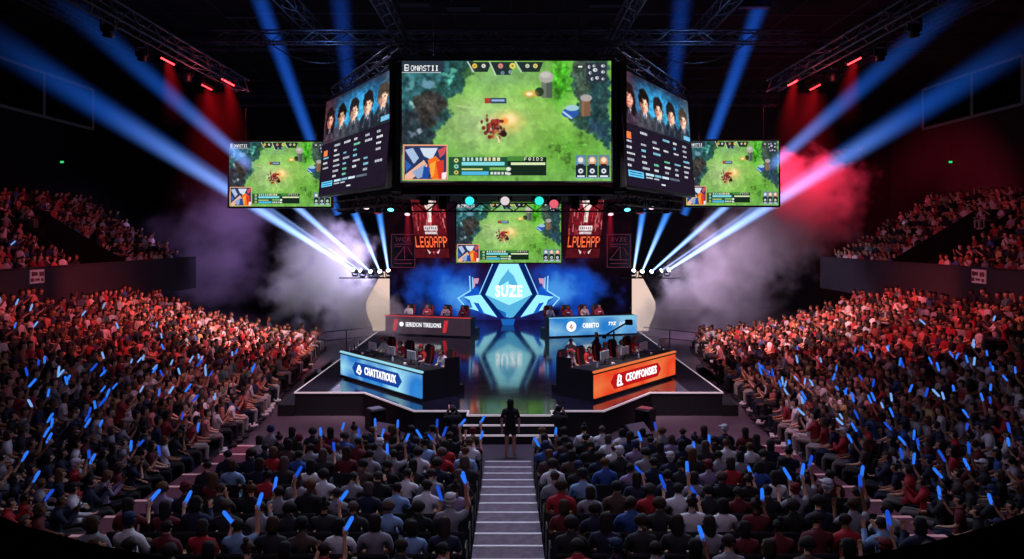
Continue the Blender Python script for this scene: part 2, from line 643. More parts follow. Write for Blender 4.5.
    for pts, col in (([(405, 150), (413, 148), (419, 158), (414, 164)], '#a9bede'), ([(420, 148), (438, 148), (432, 160), (424, 156)], '#cfdcea'),
                     ([(405, 175), (424, 160), (428, 166), (412, 179), (405, 179)], '#e8b49a'), ([(412, 172), (426, 164), (424, 176), (418, 179)], '#8fa6cc'),
                     ([(428, 160), (436, 156), (444, 164), (440, 179), (432, 179), (430, 172)], '#f2701f'), ([(436, 162), (444, 160), (444, 179), (439, 179)], '#d83a2c'),
                     ([(430, 164), (436, 161), (434, 176), (431, 178)], '#f7a63a'), ([(438, 150), (447, 146), (445, 154), (440, 158)], '#c8505a'),
                     ([(424, 166), (430, 168), (428, 179), (422, 179)], '#1f4aa0'), ([(405, 160), (412, 166), (406, 172)], '#2f62b8'), ([(442, 173), (447, 172), (446, 179), (442, 179)], '#f0e8ee')):
        c.poly([(X(a), Y(b)) for a, b in pts], col)
    # bars at the foot
    c.rect(X(449), Y(157), X(547), Y(175.5), '#1d4a34', 0.93)
    c.rect(X(508), Y(157), X(547), Y(175.5), '#16241a', 0.9)
    c.rect(X(508), Y(156), X(525), Y(161), '#4c8f3c', 0.9)
    c.rect(X(462), Y(162), X(505), Y(165.4), '#7fd8e4')
    c.rect(X(511.5), Y(162.6), X(546), Y(165.2), '#d8e8b8')
    c.rect(X(462), Y(168.6), X(483), Y(170.2), '#cfd98a')
    c.rect(X(490), Y(167.6), X(506), Y(170), '#7fb85c')
    c.rect(X(462), Y(171.6), X(489), Y(174.8), '#4fb4e0')
    for b, col in ((160.5, '#e6e08a'), (166.5, '#9fe0d0'), (172.5, '#e0c860')):
        c.ell(X(456.5), Y(b), 4.5, 4.2, col)
        c.ell(X(456.5), Y(b), 2, 2, '#2a5a40')
    for i in range(9):
        c.rect(X(463 + i * 4.3), Y(157.6), X(463 + i * 4.3 + r.uniform(1.6, 3.2)), Y(160.8), '#b8d8d0' if i < 5 else '#e0d8b0')
    for i in range(5):
        c.rect(X(491 + i * 3.6), Y(172), X(493.4 + i * 3.6), Y(174.6), '#d8e0e0')
    for i, ch in enumerate('F0ID2'):
        c.text(ch, X(525 + i * 4), Y(157.4), 0.95, '#e8ecd8')
    c.ell(X(509), Y(169), 5, 4, '#e8ece0')
    c.ell(X(509), Y(173.8), 5, 3, '#d8dcd0')
    for i, col in enumerate(('#7f9fc0', '#d0a080', '#e08a5a')):
        x0 = 576.5 + i * 11.6
        c.rect(X(x0), Y(155), X(x0 + 10.6), Y(177.5), '#1c2834')
        c.rect(X(x0), Y(155), X(x0 + 10.6), Y(165.5), '#5f8496')
        c.ell(X(x0 + 5), Y(161), 8, 9, col)
        c.ell(X(x0 + 5), Y(160), 5, 5, '#f0e2cc')
        c.rect(X(x0 + 2), Y(164), X(x0 + 8), Y(166.5), '#2a1e24')
        c.ell(X(x0 + 5), Y(171), 5, 5, '#dfe4ea')
        c.ell(X(x0 + 5), Y(171), 2, 2, '#2a3440')
        c.rect(X(x0 + 1.5), Y(175.6), X(x0 + 9.2), Y(177), '#e4eaf0')
    c.rect(X(576), Y(177.5), X(611), Y(178.4), '#79b0c8')
    return c


def team_picture(seed, mirror=False):
    """Five players' portraits over a table of figures."""
    r = random.Random(seed)
    W_, H_ = 200, 236
    c = Canvas(W_, H_, '#1a1220')
    c.ell(110, 60, 125, 80, '#2b8cc4', 1.0, 0.7)
    c.ell(105, 66, 60, 46, '#55b4d2', 0.6, 0.9)
    c.rect(0, 0, 200, 6, '#2a2836', 0.5)
    c.ell(4, 40, 44, 90, '#5a3038', 0.8, 0.8)
    c.ell(200, 30, 34, 90, '#4f6a78', 0.7, 0.8)
    c.mottled(0.3, 22, seed)
    hair = ['#1c0f12', '#15100f', '#1d1a1c', '#1a1718', '#40372f']
    skin = ['#c9786a', '#cf8f74', '#d0a58c', '#c99a80', '#d3a88e']
    suit = ['#3a2a38', '#3b3a42', '#2f333c', '#1c222c', '#1f242c']
    for i in range(5):
        x = 20 + i * 39.5
        y = 52 + r.uniform(-4, 3)
        y0_ = y
        c.ell(x, y + 54, 25, 42, suit[i], 1, 0.15)
        c.poly([(x - 6, y + 20), (x + 6, y + 20), (x, y + 44)], '#dfe3e8' if i % 2 else '#b8c2cc')
        c.line(x, y + 24, x, y + 44, 4, '#20242c')
        c.line(x - 6, y + 20, x - 10, y + 50, 3, '#565a66', 0.7)
        c.line(x + 6, y + 20, x + 10, y + 50, 3, '#565a66', 0.7)
        c.rect(x - 5, y + 10, x + 5, y + 22, skin[i])
        c.ell(x, y - 5, 14.5, 25, hair[i])
        if i == 0:
            c.ell(x - 9, y + 14, 8, 24, hair[i])
            c.ell(x + 10, y + 14, 7, 24, hair[i])
        c.ell(x, y + 3, 11, 20, skin[i])
        c.ell(x - 7, y + 5, 5, 16, '#5a3028', 0.45)
        c.ell(x + 4, y + 5, 6, 14, '#f0cbb0', 0.55)
        c.ell(x - 1, y - 15, 12, 8, hair[i])
        c.ell(x - 9, y - 8, 4, 10, hair[i])
        c.ell(x + 9, y - 9, 3, 8, hair[i])
        for e in (-4, 4):
            c.rect(x + e - 2.2, y - 1, x + e + 2.2, y + 0.2, '#2a1a18')
            c.ell(x + e, y + 2, 1.5, 1.0, '#2a1a1a')
        c.line(x, y + 3, x + 1, y + 8, 1.6, '#9a6452')
        c.rect(x - 3.4, y + 11.4, x + 3.4, y + 12.8, '#8c3f3c')
    for i in range(5):
        c.rect(20 + i * 39.5 - 19.9, 0, 20 + i * 39.5 - 19.3, 112, '#10131c', 0.35)
    c.warp(3, 7, seed + 9).blur(2)
    c.mottled(.3, 6, seed + 4)
    c.rect(0, 112, 200, 236, '#1b1422')
    c.rect(0, 108, 200, 113, '#151019', 0.8)
    c.rect(6, 126, 19, 140, '#e0703c')
    c.rect(176, 92, 198, 102, '#6fb6dc', 0.9)
    for i in range(6):
        x = 6 if i == 0 else 12 + i * 31.5
        for q in range(7):
            y = 118 + q * 12.4
            if i == 0 and q < 2:
                continue
            w = r.uniform(8, 21)
            col = r.choice(['#c9ced4', '#aab2bc', '#d8dce0', '#6fc4a0' if i in (2, 3) else '#b8bec8', '#7cc0d8'])
            if r.random() < .85:
                c.rect(x, y, x + w, y + 4.6, col, 0.9)
                for z in range(int(w // 4)):
                    c.rect(x + 3 + z * 4, y, x + 3.8 + z * 4, y + 4.6, '#1b1422', 0.75)
    c.rect(6, 204, 44, 217, '#58b0d8')
    c.rect(9, 207, 41, 209, '#1d3c58')
    c.rect(9, 212, 41, 214.5, '#2a5a80')
    for x, w, col in ((50, 22, '#a8c4d4'), (75, 18, '#6f9fb4'), (96, 20, '#b8c8d4'), (120, 30, '#4f5a68')):
        c.rect(x, 204, x + w, 209, col)
    for x, w in ((50, 18), (72, 14)):
        c.rect(x, 212, x + w, 215, '#9aa4b0')
    c.rect(92, 222, 104, 225, '#c8ccd2')
    c.mottled(0.12, 5, seed + 3)
    return c


def banner_picture(seed, word):
    """A red banner with a pale trophy and an orange team name."""
    r = random.Random(seed)
    c = Canvas(100, 176, '#4a1018')
    c.ell(50, 50, 60, 90, '#8c1a24', 0.8, 0.9)
    for i in range(70):
        x, y = r.uniform(0, 100), r.uniform(-10, 96)
        c.line(x, y, x + r.uniform(-4, 4), y + r.uniform(8, 28), r.uniform(1, 4), r.choice(['#c23a44', '#e0606a', '#5a1018', '#30060c', '#d8888c', '#a82230']), 0.7)
    c.poly([(34, 0), (70, 0), (64, 28), (57, 40), (56, 74), (46, 74), (46, 40), (39, 28)], '#e6d3cc')
    c.line(44, 8, 50, 66, 3, '#a87070', 0.8)
    c.ell(34, 14, 8, 10, '#d8b8b4', 0.7)
    c.ell(71, 14, 8, 10, '#d8b8b4', 0.7)
    c.rect(32, 84, 72, 98, '#d8ccd0')
    c.rect(34, 101, 70, 108, '#c8b8bc')
    for i in range(6):
        c.rect(35 + i * 6, 88, 38 + i * 6, 94, '#7a5a62')
    c.rect(0, 112, 100, 150, '#2a070c', 0.85)
    k = 96 / (6 * len(word))
    c.text(word, 3, 115, 4.4, '#ff5a34', kx=k)
    c.text(word, 3.8, 115, 4.4, '#ff8a55', 0.4, kx=k)
    c.poly([(36, 152), (46, 160), (42, 166)], '#e8c8cc')
    c.poly([(74, 152), (64, 160), (68, 166)], '#e8c8cc')
    c.poly([(50, 158), (60, 158), (55, 168)], '#a83a48')
    c.mottled(0.25, 7, seed)
    return c
# ------------------------------------------------------------------ people
def rotx(p, piv, a):
    y, z = p[1] - piv[1], p[2] - piv[2]
    return Vector((p[0], piv[1] + y * math.cos(a) - z * math.sin(a), piv[2] + y * math.sin(a) + z * math.cos(a)))


ARMS = {  # elbow, wrist, hand direction for the right side (x > 0), seated at hip height 0.52
    'lap': ((.235, .06, .75), (.12, .27, .66), (-.3, .9, -.1)),
    'up': ((.26, .16, 1.02), (.22, .22, 1.29), (0, .15, 1)),
    'high': ((.25, .10, 1.2), (.20, .12, 1.46), (0, .1, 1)),
    'cross': ((.225, .13, .77), (-.04, .23, .83), (-1, .1, .1)),
    'chin': ((.21, .22, .80), (.07, .17, 1.04), (-.3, 0, 1)),
    'keys': ((.235, .12, .74), (.15, .38, .75), (-.1, 1, -.05)),
    'phone': ((.22, .16, .80), (.09, .34, 1.0), (-.1, .4, .9)),
    'down': ((.245, -.02, .70), (.235, .03, .44), (0, .1, -1)),
    'mid': ((.25, .14, .82), (.19, .30, 1.04), (0, .25, 1)),
    'camera': ((.25, .16, .92), (.12, .30, 1.16), (-.3, .6, .5)),
}


def skeleton(legs='sit', armL='lap', armR='lap', lean=0.0, yaw=0.0, pitch=0.0, female=False):
    """Joints with radii, bones with tags."""
    J, B = {}, []
    w = 0.93 if female else 1.0
    piv = (0, 0, .52)
    up = 0.0
    if legs == 'stand':
        up = .40
    elif legs == 'crouch':
        up = -.16
    piv = (0, 0, .52 + up)

    def U(x, y, z):
        return rotx((x, y, z + up), piv, -lean)
    J['pelvis'] = (Vector((0, 0, .52 + up)), (.15, .115))
    J['waist'] = (U(0, -.01, .68), (.125 * w, .10))
    J['chest'] = (U(0, 0, .86), (.155 * w, .115))
    J['upper'] = (U(0, -.01, .97), (.12 * w, .095))
    J['neck0'] = (U(0, 0, 1.045), (.062, .06))
    neck = U(0, .012, 1.10)
    J['neck1'] = (neck, (.052, .055))
    Rm = Matrix.Rotation(yaw, 3, 'Z') @ Matrix.Rotation(-pitch - lean * .3, 3, 'X')

    def Hd(x, y, z):
        return neck + Rm @ Vector((x, y, z))
    J['jaw'] = (Hd(0, .03, .06), (.064, .074))
    J['brow'] = (Hd(0, .022, .135), (.076, .093))
    J['crown'] = (Hd(0, .014, .20), (.06, .072))
    J['nose'] = (Hd(0, .128, .092), (.012, .012))
    for s, n in ((-1, 'L'), (1, 'R')):
        J['ear' + n] = (Hd(s * .088, .012, .10), (.014, .02))
    for a, b, t in (('pelvis', 'waist', 'hip'), ('waist', 'chest', 'torso'), ('chest', 'upper', 'torso'), ('upper', 'neck0', 'torso'), ('neck0', 'neck1', 'neck'), ('neck1', 'jaw', 'head'),
                    ('jaw', 'brow', 'head'), ('brow', 'crown', 'head'), ('jaw', 'nose', 'head'), ('brow', 'earL', 'head'), ('brow', 'earR', 'head')):
        B.append((a, b, t))
    hands = {}
    for s, n, arm in ((-1, 'L', armL), (1, 'R', armR)):
        e, wr, hd = ARMS[arm]
        J['sh' + n] = (U(s * .175 * w, -.005, .975), (.062, .062))
        J['el' + n] = (U(s * e[0], e[1], e[2]), (.042, .042))
        J['wr' + n] = (U(s * wr[0], wr[1], wr[2]), (.028, .028))
        d = Vector((s * hd[0], hd[1], hd[2])).normalized()
        d = rotx(d, (0, 0, 0), -lean)
        side = d.cross(Vector((0, 0, 1)) if abs(d.z) < .8 else Vector((0, 1, 0))).normalized() * s
        nrm = side.cross(d).normalized()
        wp = J['wr' + n][0]
        palm = wp + d * .055
        J['pa' + n] = (palm, (.03, .022))
        B += [('upper', 'sh' + n, 'torso'), ('sh' + n, 'el' + n, 'uparm'), ('el' + n, 'wr' + n, 'forearm'), ('wr' + n, 'pa' + n, 'hand')]
        for k, (o, ln) in enumerate(((-.027, .058), (-.009, .072), (.009, .068), (.027, .052))):
            J[f'f{k}{n}'] = (palm + d * .045 + side * o, (.0095, .0095))
            J[f'g{k}{n}'] = (palm + d * (.045 + ln * .62) + side * o * 1.15 + nrm * .014, (.008, .008))
            J[f'h{k}{n}'] = (palm + d * (.045 + ln * .8) + side * o * 1.15 + nrm * .04, (.007, .007))
            B += [('pa' + n, f'f{k}{n}', 'hand'), (f'f{k}{n}', f'g{k}{n}', 'hand'), (f'g{k}{n}', f'h{k}{n}', 'hand')]
        J['t0' + n] = (wp + d * .04 - side * .034, (.011, .011))
        J['t1' + n] = (wp + d * .078 - side * .05 + nrm * .02, (.009, .009))
        B += [('wr' + n, 't0' + n, 'hand'), ('t0' + n, 't1' + n, 'hand')]
        hands[n] = (palm + d * .045 + nrm * .03, d, side)
        if legs == 'sit':
            pts = [(s * .085, .06, .50, .088), (s * .125, .44, .51, .066), (s * .13, .44, .30, .056), (s * .13, .43, .10, .04), (s * .14, .56, .05, .038)]
        elif legs == 'stand':
            pts = [(s * .09, .0, .86, .092), (s * .10, .02, .50, .062), (s * .105, .0, .32, .055), (s * .11, -.03, .09, .038), (s * .125, .10, .045, .036)]
        else:
            pts = [(s * .10, .06, .36, .088), (s * .17, .40, .45, .064), (s * .16, .22, .26, .056), (s * .15, .08, .10, .04), (s * .16, .22, .045, .038)]
        names = ['hp', 'kn', 'cf', 'an', 'to']
        for q, (nm, (x, y, z, r)) in enumerate(zip(names, pts)):
            J[nm + n] = (Vector((x, y, z)), (r, r))
        B += [('pelvis', 'hp' + n, 'hip'), ('hp' + n, 'kn' + n, 'thigh'), ('kn' + n, 'cf' + n, 'shin'), ('cf' + n, 'an' + n, 'shin'), ('an' + n, 'to' + n, 'foot')]
    return J, B, hands, Hd


def skin_mesh(J, B):
    names = list(J)
    ix = {n: i for i, n in enumerate(names)}
    me = bpy.data.meshes.new('skeleton')
    me.from_pydata([tuple(J[n][0]) for n in names], [(ix[a], ix[b]) for a, b, _ in B], [])
    ob = bpy.data.objects.new('skeleton', me)
    COL.objects.link(ob)
    md = ob.modifiers.new('skin', 'SKIN')
    md.use_smooth_shade = True
    md.branch_smoothing = 0.3
    sv = me.skin_vertices[0].data
    for i, n in enumerate(names):
        sv[i].radius = J[n][1]
        sv[i].use_root = (n == 'pelvis')
    ss = ob.modifiers.new('sub', 'SUBSURF')
    ss.levels = ss.render_levels = 1
    dg = bpy.context.evaluated_depsgraph_get()
    dg.update()
    ev = ob.evaluated_get(dg)
    out = bpy.data.meshes.new_from_object(ev)
    bpy.data.objects.remove(ob)
    bpy.data.meshes.remove(me)
    return out


def seg_dist(p, a, b):
    ab = b - a
    t = np.clip(((p - a) @ ab) / max(1e-9, ab @ ab), 0, 1)
    return np.linalg.norm(p - (a + t[:, None] * ab), axis=1)


def sub_mesh(src_v, src_n, faces, keep, off, name, mat, extra=None):
    """The chosen faces of a body, lifted off it along the normals: a garment or a head of hair."""
    used = sorted({i for k in keep for i in faces[k]})
    mp = {v: i for i, v in enumerate(used)}
    vs = [tuple(src_v[v] + src_n[v] * off) for v in used]
    fs = [[mp[i] for i in faces[k]] for k in keep]
    if extra is not None:
        b = len(vs)
        vs += [tuple(v) for v in extra.v]
        fs += [[b + i for i in f] for f in extra.f]
    me = bpy.data.meshes.new(name)
    me.from_pydata(vs, [], fs)
    me.polygons.foreach_set('use_smooth', [True] * len(fs))
    me.materials.append(mat)
    me.update()
    return me


def make_human(legs='sit', armL='lap', armR='lap', lean=0.0, yaw=0.0, pitch=0.0, female=False, sleeves='short', shorts=False, hair=('short',)):
    J, B, hands, Hd = skeleton(legs, armL, armR, lean, yaw, pitch, female)
    body = skin_mesh(J, B)
    V = np.array([v.co for v in body.vertices])
    Nn = np.array([v.normal for v in body.vertices])
    faces = [list(p.vertices) for p in body.polygons]
    C = np.array([V[f].mean(0) for f in faces])
    best, tagi = np.full(len(faces), 1e9), np.zeros(len(faces), int)
    bones = [(np.array(J[a][0]), np.array(J[b][0]), t, (J[a][1][0] + J[b][1][0]) / 2) for a, b, t in B]
    for i, (a, b, t, r) in enumerate(bones):
        d = seg_dist(C, a, b) - r * .6
        m = d < best
        best[m], tagi[m] = d[m], i
    tg = [bones[i][2] for i in tagi]
    # local head frame of each face centre
    nk = np.array(J['neck1'][0])
    ax = np.array(Hd(1, 0, 0)) - nk
    ay = np.array(Hd(0, 1, 0)) - nk
    az = np.array(Hd(0, 0, 1)) - nk
    hl = np.stack([(C - nk) @ ax, (C - nk) @ ay, (C - nk) @ az], 1)
    mats = [M['skin'], M['trousers'], M['shoe'], M['eye']]
    body.materials.clear()
    for m in mats:
        body.materials.append(m)
    kneez = J['knL'][0].z
    mi = []
    for k, t in enumerate(tg):
        if t == 'foot':
            mi.append(2)
        elif t in ('hip', 'thigh', 'shin') and not (shorts and (t == 'shin' or (t == 'thigh' and C[k][2] < .66))):
            mi.append(1)
        else:
            mi.append(0)
    # face: eyes and mouth set into the same mesh
    fb = MB()
    for s in (-1, 1):
        fb.ball(Hd(s * .031, .108, .118), (.011, .008, .008), n=6, m=4)
    fb.ball(Hd(0, .102, .052), (.022, .008, .006), n=6, m=4)
    bm = bmesh.new()
    bm.from_mesh(body)
    bm.faces.ensure_lookup_table()
    for k, f in enumerate(bm.faces):
        f.material_index = mi[k]
        f.smooth = True
    vs = [bm.verts.new(v) for v in fb.v]
    for f in fb.f:
        try:
            q = bm.faces.new([vs[i] for i in f])
            q.material_index = 3
            q.smooth = True
        except ValueError:
            pass
    bm.to_mesh(body)
    bm.free()
    # shirt
    top = {'torso', 'uparm'} | ({'forearm'} if sleeves == 'long' else set())
    keep = [k for k, t in enumerate(tg) if t in top or (t == 'hip' and C[k][2] > J['pelvis'][0].z - .02 and abs(C[k][0]) < .2)]
    # short sleeves stop half-way down the upper arm
    if sleeves == 'short':
        kk = []
        for k in keep:
            if tg[k] == 'uparm':
                n = 'L' if C[k][0] < 0 else 'R'
                a, b = np.array(J['sh' + n][0]), np.array(J['el' + n][0])
                if ((C[k] - a) @ (b - a)) / ((b - a) @ (b - a)) > .72:
                    continue
            kk.append(k)
        keep = kk
    shirt = sub_mesh(V, Nn, faces, keep, .016, 'shirt', M['cloth'])
    hk = [k for k, t in enumerate(tg) if t == 'head' and ((hl[k][2] > .155) or (hl[k][1] < .02 and hl[k][2] > .05)) and abs(hl[k][0]) < .084]
    hairs = {}
    for h in hair:
        ex = None
        off = .014
        if h in ('long', 'bob'):
            ex = MB()
            lo = -.18 if h == 'long' else -.02
            ex.lathe([(.05, .22), (.082, .19), (.093, .13), (.088, .06), (.085, lo * .5), (.06, lo), (.025, lo - .03)], 12)
            ex.v = [tuple(Hd(v[0] * 1.02, v[1] * .82 - .022, v[2])) for v in ex.v]
        elif h == 'bun':
            ex = MB().ball(Hd(0, -.05, .24), (.045, .045, .04), n=8, m=5)
        elif h == 'cap':
            off = .02
            ex = MB()
            ex.lathe([(.092, .16), (.09, .19), (.07, .225), (.03, .24)], 12)
            ex.v = [tuple(Hd(v[0], v[1] + .018, v[2])) for v in ex.v]
            b = MB().box((0, .13, .165), (.13, .1, .012))
            ex.add([Hd(*v) for v in b.v], b.f)
        elif h == 'curly':
            off = .035
        hairs[h] = sub_mesh(V, Nn, faces, hk, off, 'hair', M['hair'], ex)
    return {'body': body, 'shirt': shirt, 'hair': hairs, 'hands': hands, 'headz': J['crown'][0].z + .06, 'J': J, 'Hd': Hd}


SKIN = ['#d9a98c', '#c98f70', '#e0b69a', '#a97455', '#7d5238', '#cfa083', '#b98262']
HAIRC = ['#0e0c0d', '#171213', '#1f1613', '#2c1c14', '#0b0b10', '#3b2416', '#57391f', '#2a211f', '#4a3a34', '#1c1716']


def place_human(proto, hair, loc, rz, shirt_c, hair_c, skin_c, name, label, group, scale=1.0):
    b = link(name, proto['body'], None, loc, rz)
    b.scale = (scale,) * 3
    b.color = (*lin(skin_c), 1)
    tag(b, label, 'person', group)
    s = link('shirt', proto['shirt'], b)
    s.color = (*lin(shirt_c), 1)
    h = link('hair', proto['hair'][hair], b)
    h.color = (*lin(hair_c), 1)
    return b
# ------------------------------------------------------------------ the setting
def struct(name, mb, mats, **k):
    o = mb.build(name, mats, **k)
    o['kind'] = 'structure'
    return o


struct('floor', MB().box((0, 27, -.1), (84, 76, .2)), M['floor'])
struct('ceiling', MB().box((0, 27, 19.1), (84, 76, .2)), M['ceiling'])
mb = MB()
rr = random.Random(9)
for y in range(18, 58, 3):
    mb.tube((-26, y, 17.9 + rr.uniform(-.3, .3)), (26, y, 17.9 + rr.uniform(-.3, .3)), .06, n=5)
for x in range(-24, 25, 3):
    mb.tube((x, 14, 18.3), (x + rr.uniform(-.4, .4), 58, 18.3), .05, n=5)
for k in range(46):
    x, y = rr.uniform(-22, 22), rr.uniform(20, 54)
    mb.box((x, y, 17.5), (rr.uniform(.3, 1.6), rr.uniform(.3, 1.0), rr.uniform(.2, .6)))
struct('trim_roof_grid', mb, M['truss'])
struct('wall_back', MB().box((0, 62, 9.5), (84, .3, 19)), M['dark_wall'])
struct('wall_left', MB().box((-34, 27, 9.5), (.3, 70, 19)), M['dark_wall'])
struct('wall_right', MB().box((34, 27, 9.5), (.3, 70, 19)), M['dark_wall'])
for s, side in ((-1, 'left'), (1, 'right')):
    # dim control-room window high on the side wall, frame given a faint painted glow
    f = MB()
    y0, y1, z0, z1 = 46.0, 57.0, 15.2, 18.4
    x = s * 33.8
    for a, b in (((x, y0, z0), (x, y1, z0)), ((x, y0, z1), (x, y1, z1)), ((x, y0, z0), (x, y0, z1)), ((x, y1, z0), (x, y1, z1)), ((x, 51, z0), (x, 51, z1))):
        f.tube(a, b, .12, n=4, smooth=False)
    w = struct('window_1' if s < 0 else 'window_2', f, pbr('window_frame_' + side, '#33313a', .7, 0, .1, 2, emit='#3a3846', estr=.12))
    MB().box((x + s * .02, (y0 + y1) / 2, (z0 + z1) / 2), (.05, y1 - y0, z1 - z0)).build('pane', pbr('control_room_glass_' + side, '#0b0c12', .15), w)

# ------------------------------------------------------------------ lower and upper stands
ROWD, NROW = 0.8, 14


def front_x(y):
    return 8.55 if y < 22 else 8.55 + (y - 22) * .115


def low_z(d):
    return .12 + .04 * d + .022 * d * d


def up_row(r):
    return 21.75 + r * .85, 4.25 + r * .52


Y0S, Y1S = 10.0, 40.6
Y0U, Y1U = 22.0, 46.6
GAP0, GAP1 = 35.2, 38.4
for s, side in ((-1, 'left'), (1, 'right')):
    mb = MB()
    for r in range(NROW):
        d = r * ROWD
        z = low_z(d)
        ys = [Y0S, 16, 22, 30, Y1S]
        for a, b in zip(ys[:-1], ys[1:]):
            xa, xb = front_x(a) + d - .15, front_x(b) + d - .15
            xo = 21.0
            poly = [(s * xa, a), (s * xo, a), (s * xo, b), (s * xb, b)]
            mb.prism(poly if s < 0 else poly[::-1], z - (.25 if r else .12), z)
    struct('trim_lower_tier_' + side, mb, M['concrete'])
    # parapet of the upper stand, then the upper stand itself
    mb = MB()
    mb.box((s * 20.9, (Y0S + Y1U) / 2, 4.05), (.25, Y1U - Y0S, 2.0))
    mb.tube((s * 20.8, Y0S, 5.1), (s * 20.8, Y1U, 5.1), .05, n=6)
    struct('wall_parapet_' + side, mb, M['parapet'])
    mb = MB()
    for r in range(8):
        x, z = up_row(r)
        for a, b in ((Y0U, GAP0), (GAP1, Y1U)) if r < 5 else ((Y0U, Y1U),):
            xx = x - .35
            mb.box((s * (xx + 29.5) / 2, (a + b) / 2, z - .3), (29.5 - xx, b - a, .6))
    # walls of the way-out that cuts through the upper stand
    for y in (GAP0, GAP1):
        mb.add([(s * 21.05, y, 4.0), (s * 25.6, y, 4.0), (s * 25.6, y, 7.9), (s * 21.05, y, 5.2)], [(0, 1, 2, 3)])
    mb.box((s * 25.5, (GAP0 + GAP1) / 2, 5.6), (.2, GAP1 - GAP0, 2.6))
    struct('trim_upper_tier_' + side, mb, M['concrete'])

# ------------------------------------------------------------------ central floor block: low steps and three aisles
STEP, RISE = .7, .069
AISLE = .65


def floor_z(y):
    return 0.0 if y > 20 else RISE * (1 + int((20 - y) / STEP))


mb = MB()
for k in range(22):
    y1 = 20 - k * STEP
    mb.box((0, y1 - STEP / 2, RISE * (k + 1) / 2 - .0), (AISLE * 2, STEP, RISE * (k + 1)), 0)
    mb.box((0, y1 - .035, RISE * (k + 1) + .004), (AISLE * 2, .05, .01), 1)
    mb.box((0, y1 + .003, RISE * (k + .5)), (AISLE * 2, .006, RISE), 1)
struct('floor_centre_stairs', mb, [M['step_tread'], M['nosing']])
M['step_red'] = pbr('side_stair_carpet', '#6d3a48', .9, 0, .2, 5, bump=.2)
M['nosing_pink'] = pbr('side_stair_nosing', '#c99aa4', .6, 0, .08, 6, emit='#c08a96', estr=.3)  # glow put into the material so the nosing lines show
for s, side in ((-1, 'left'), (1, 'right')):
    mb = MB()
    for k in range(10):
        y1 = 21.4 - k * 1.15
        z = .1 * (k + 1)
        mb.box((s * 7.45, y1 - .575, z / 2), (1.75, 1.15, z), 0)
        mb.box((s * 7.45, y1 - .05, z + .004), (1.75, .1, .01), 1)
        mb.box((s * 7.45, y1 + .004, z / 2), (1.75, .008, z), 0)
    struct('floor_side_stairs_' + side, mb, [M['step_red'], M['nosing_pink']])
    mb = MB()
    for k in range(14):
        y1 = 19.4 - k * 1.0
        mb.box((s * 3.62, y1 - .5, .02 + .05 * (k + 1) - .0), (5.8, 1.0, .1 * (k + 1)))
    struct('floor_risers_' + side, mb, M['concrete'])


def riser_z(row):
    return .02 + .1 * (row + 1)


# balcony front the picture is taken over: a dark curved rail low in both corners
mb = MB()
pts = []
for k in range(25):
    a = math.radians(201 + 138 * k / 24)
    pts.append((0 + 7.4 * math.cos(a), 11.2 + 6.9 * math.sin(a)))
for (xa, ya), (xb, yb) in zip(pts[:-1], pts[1:]):
    va = [(xa, ya, 2.4), (xb, yb, 2.4), (xb, yb, 4.37), (xa, ya, 4.37)]
    nx, ny = xa - 0, ya - 11.2
    L = math.hypot(nx, ny)
    nx, ny = nx / L * .3, ny / L * .3
    vb = [(x + nx, y + ny, z) for x, y, z in va]
    mb.add(va + vb, [(0, 1, 2, 3), (7, 6, 5, 4), (3, 2, 6, 7), (0, 4, 5, 1)])
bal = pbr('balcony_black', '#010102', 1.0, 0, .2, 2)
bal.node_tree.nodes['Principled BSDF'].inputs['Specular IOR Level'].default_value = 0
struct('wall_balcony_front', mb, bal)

# ------------------------------------------------------------------ stage
ST = .85
STAGE = [(-7.7, 47.5), (-7.7, 25.3), (-5.2, 25.3), (-3.03, 22.65), (-1.28, 22.65), (-1.28, 22.1), (1.4, 22.1), (1.4, 22.65), (3.1, 22.65), (5.15, 25.3), (7.75, 25.3), (7.75, 47.5)]


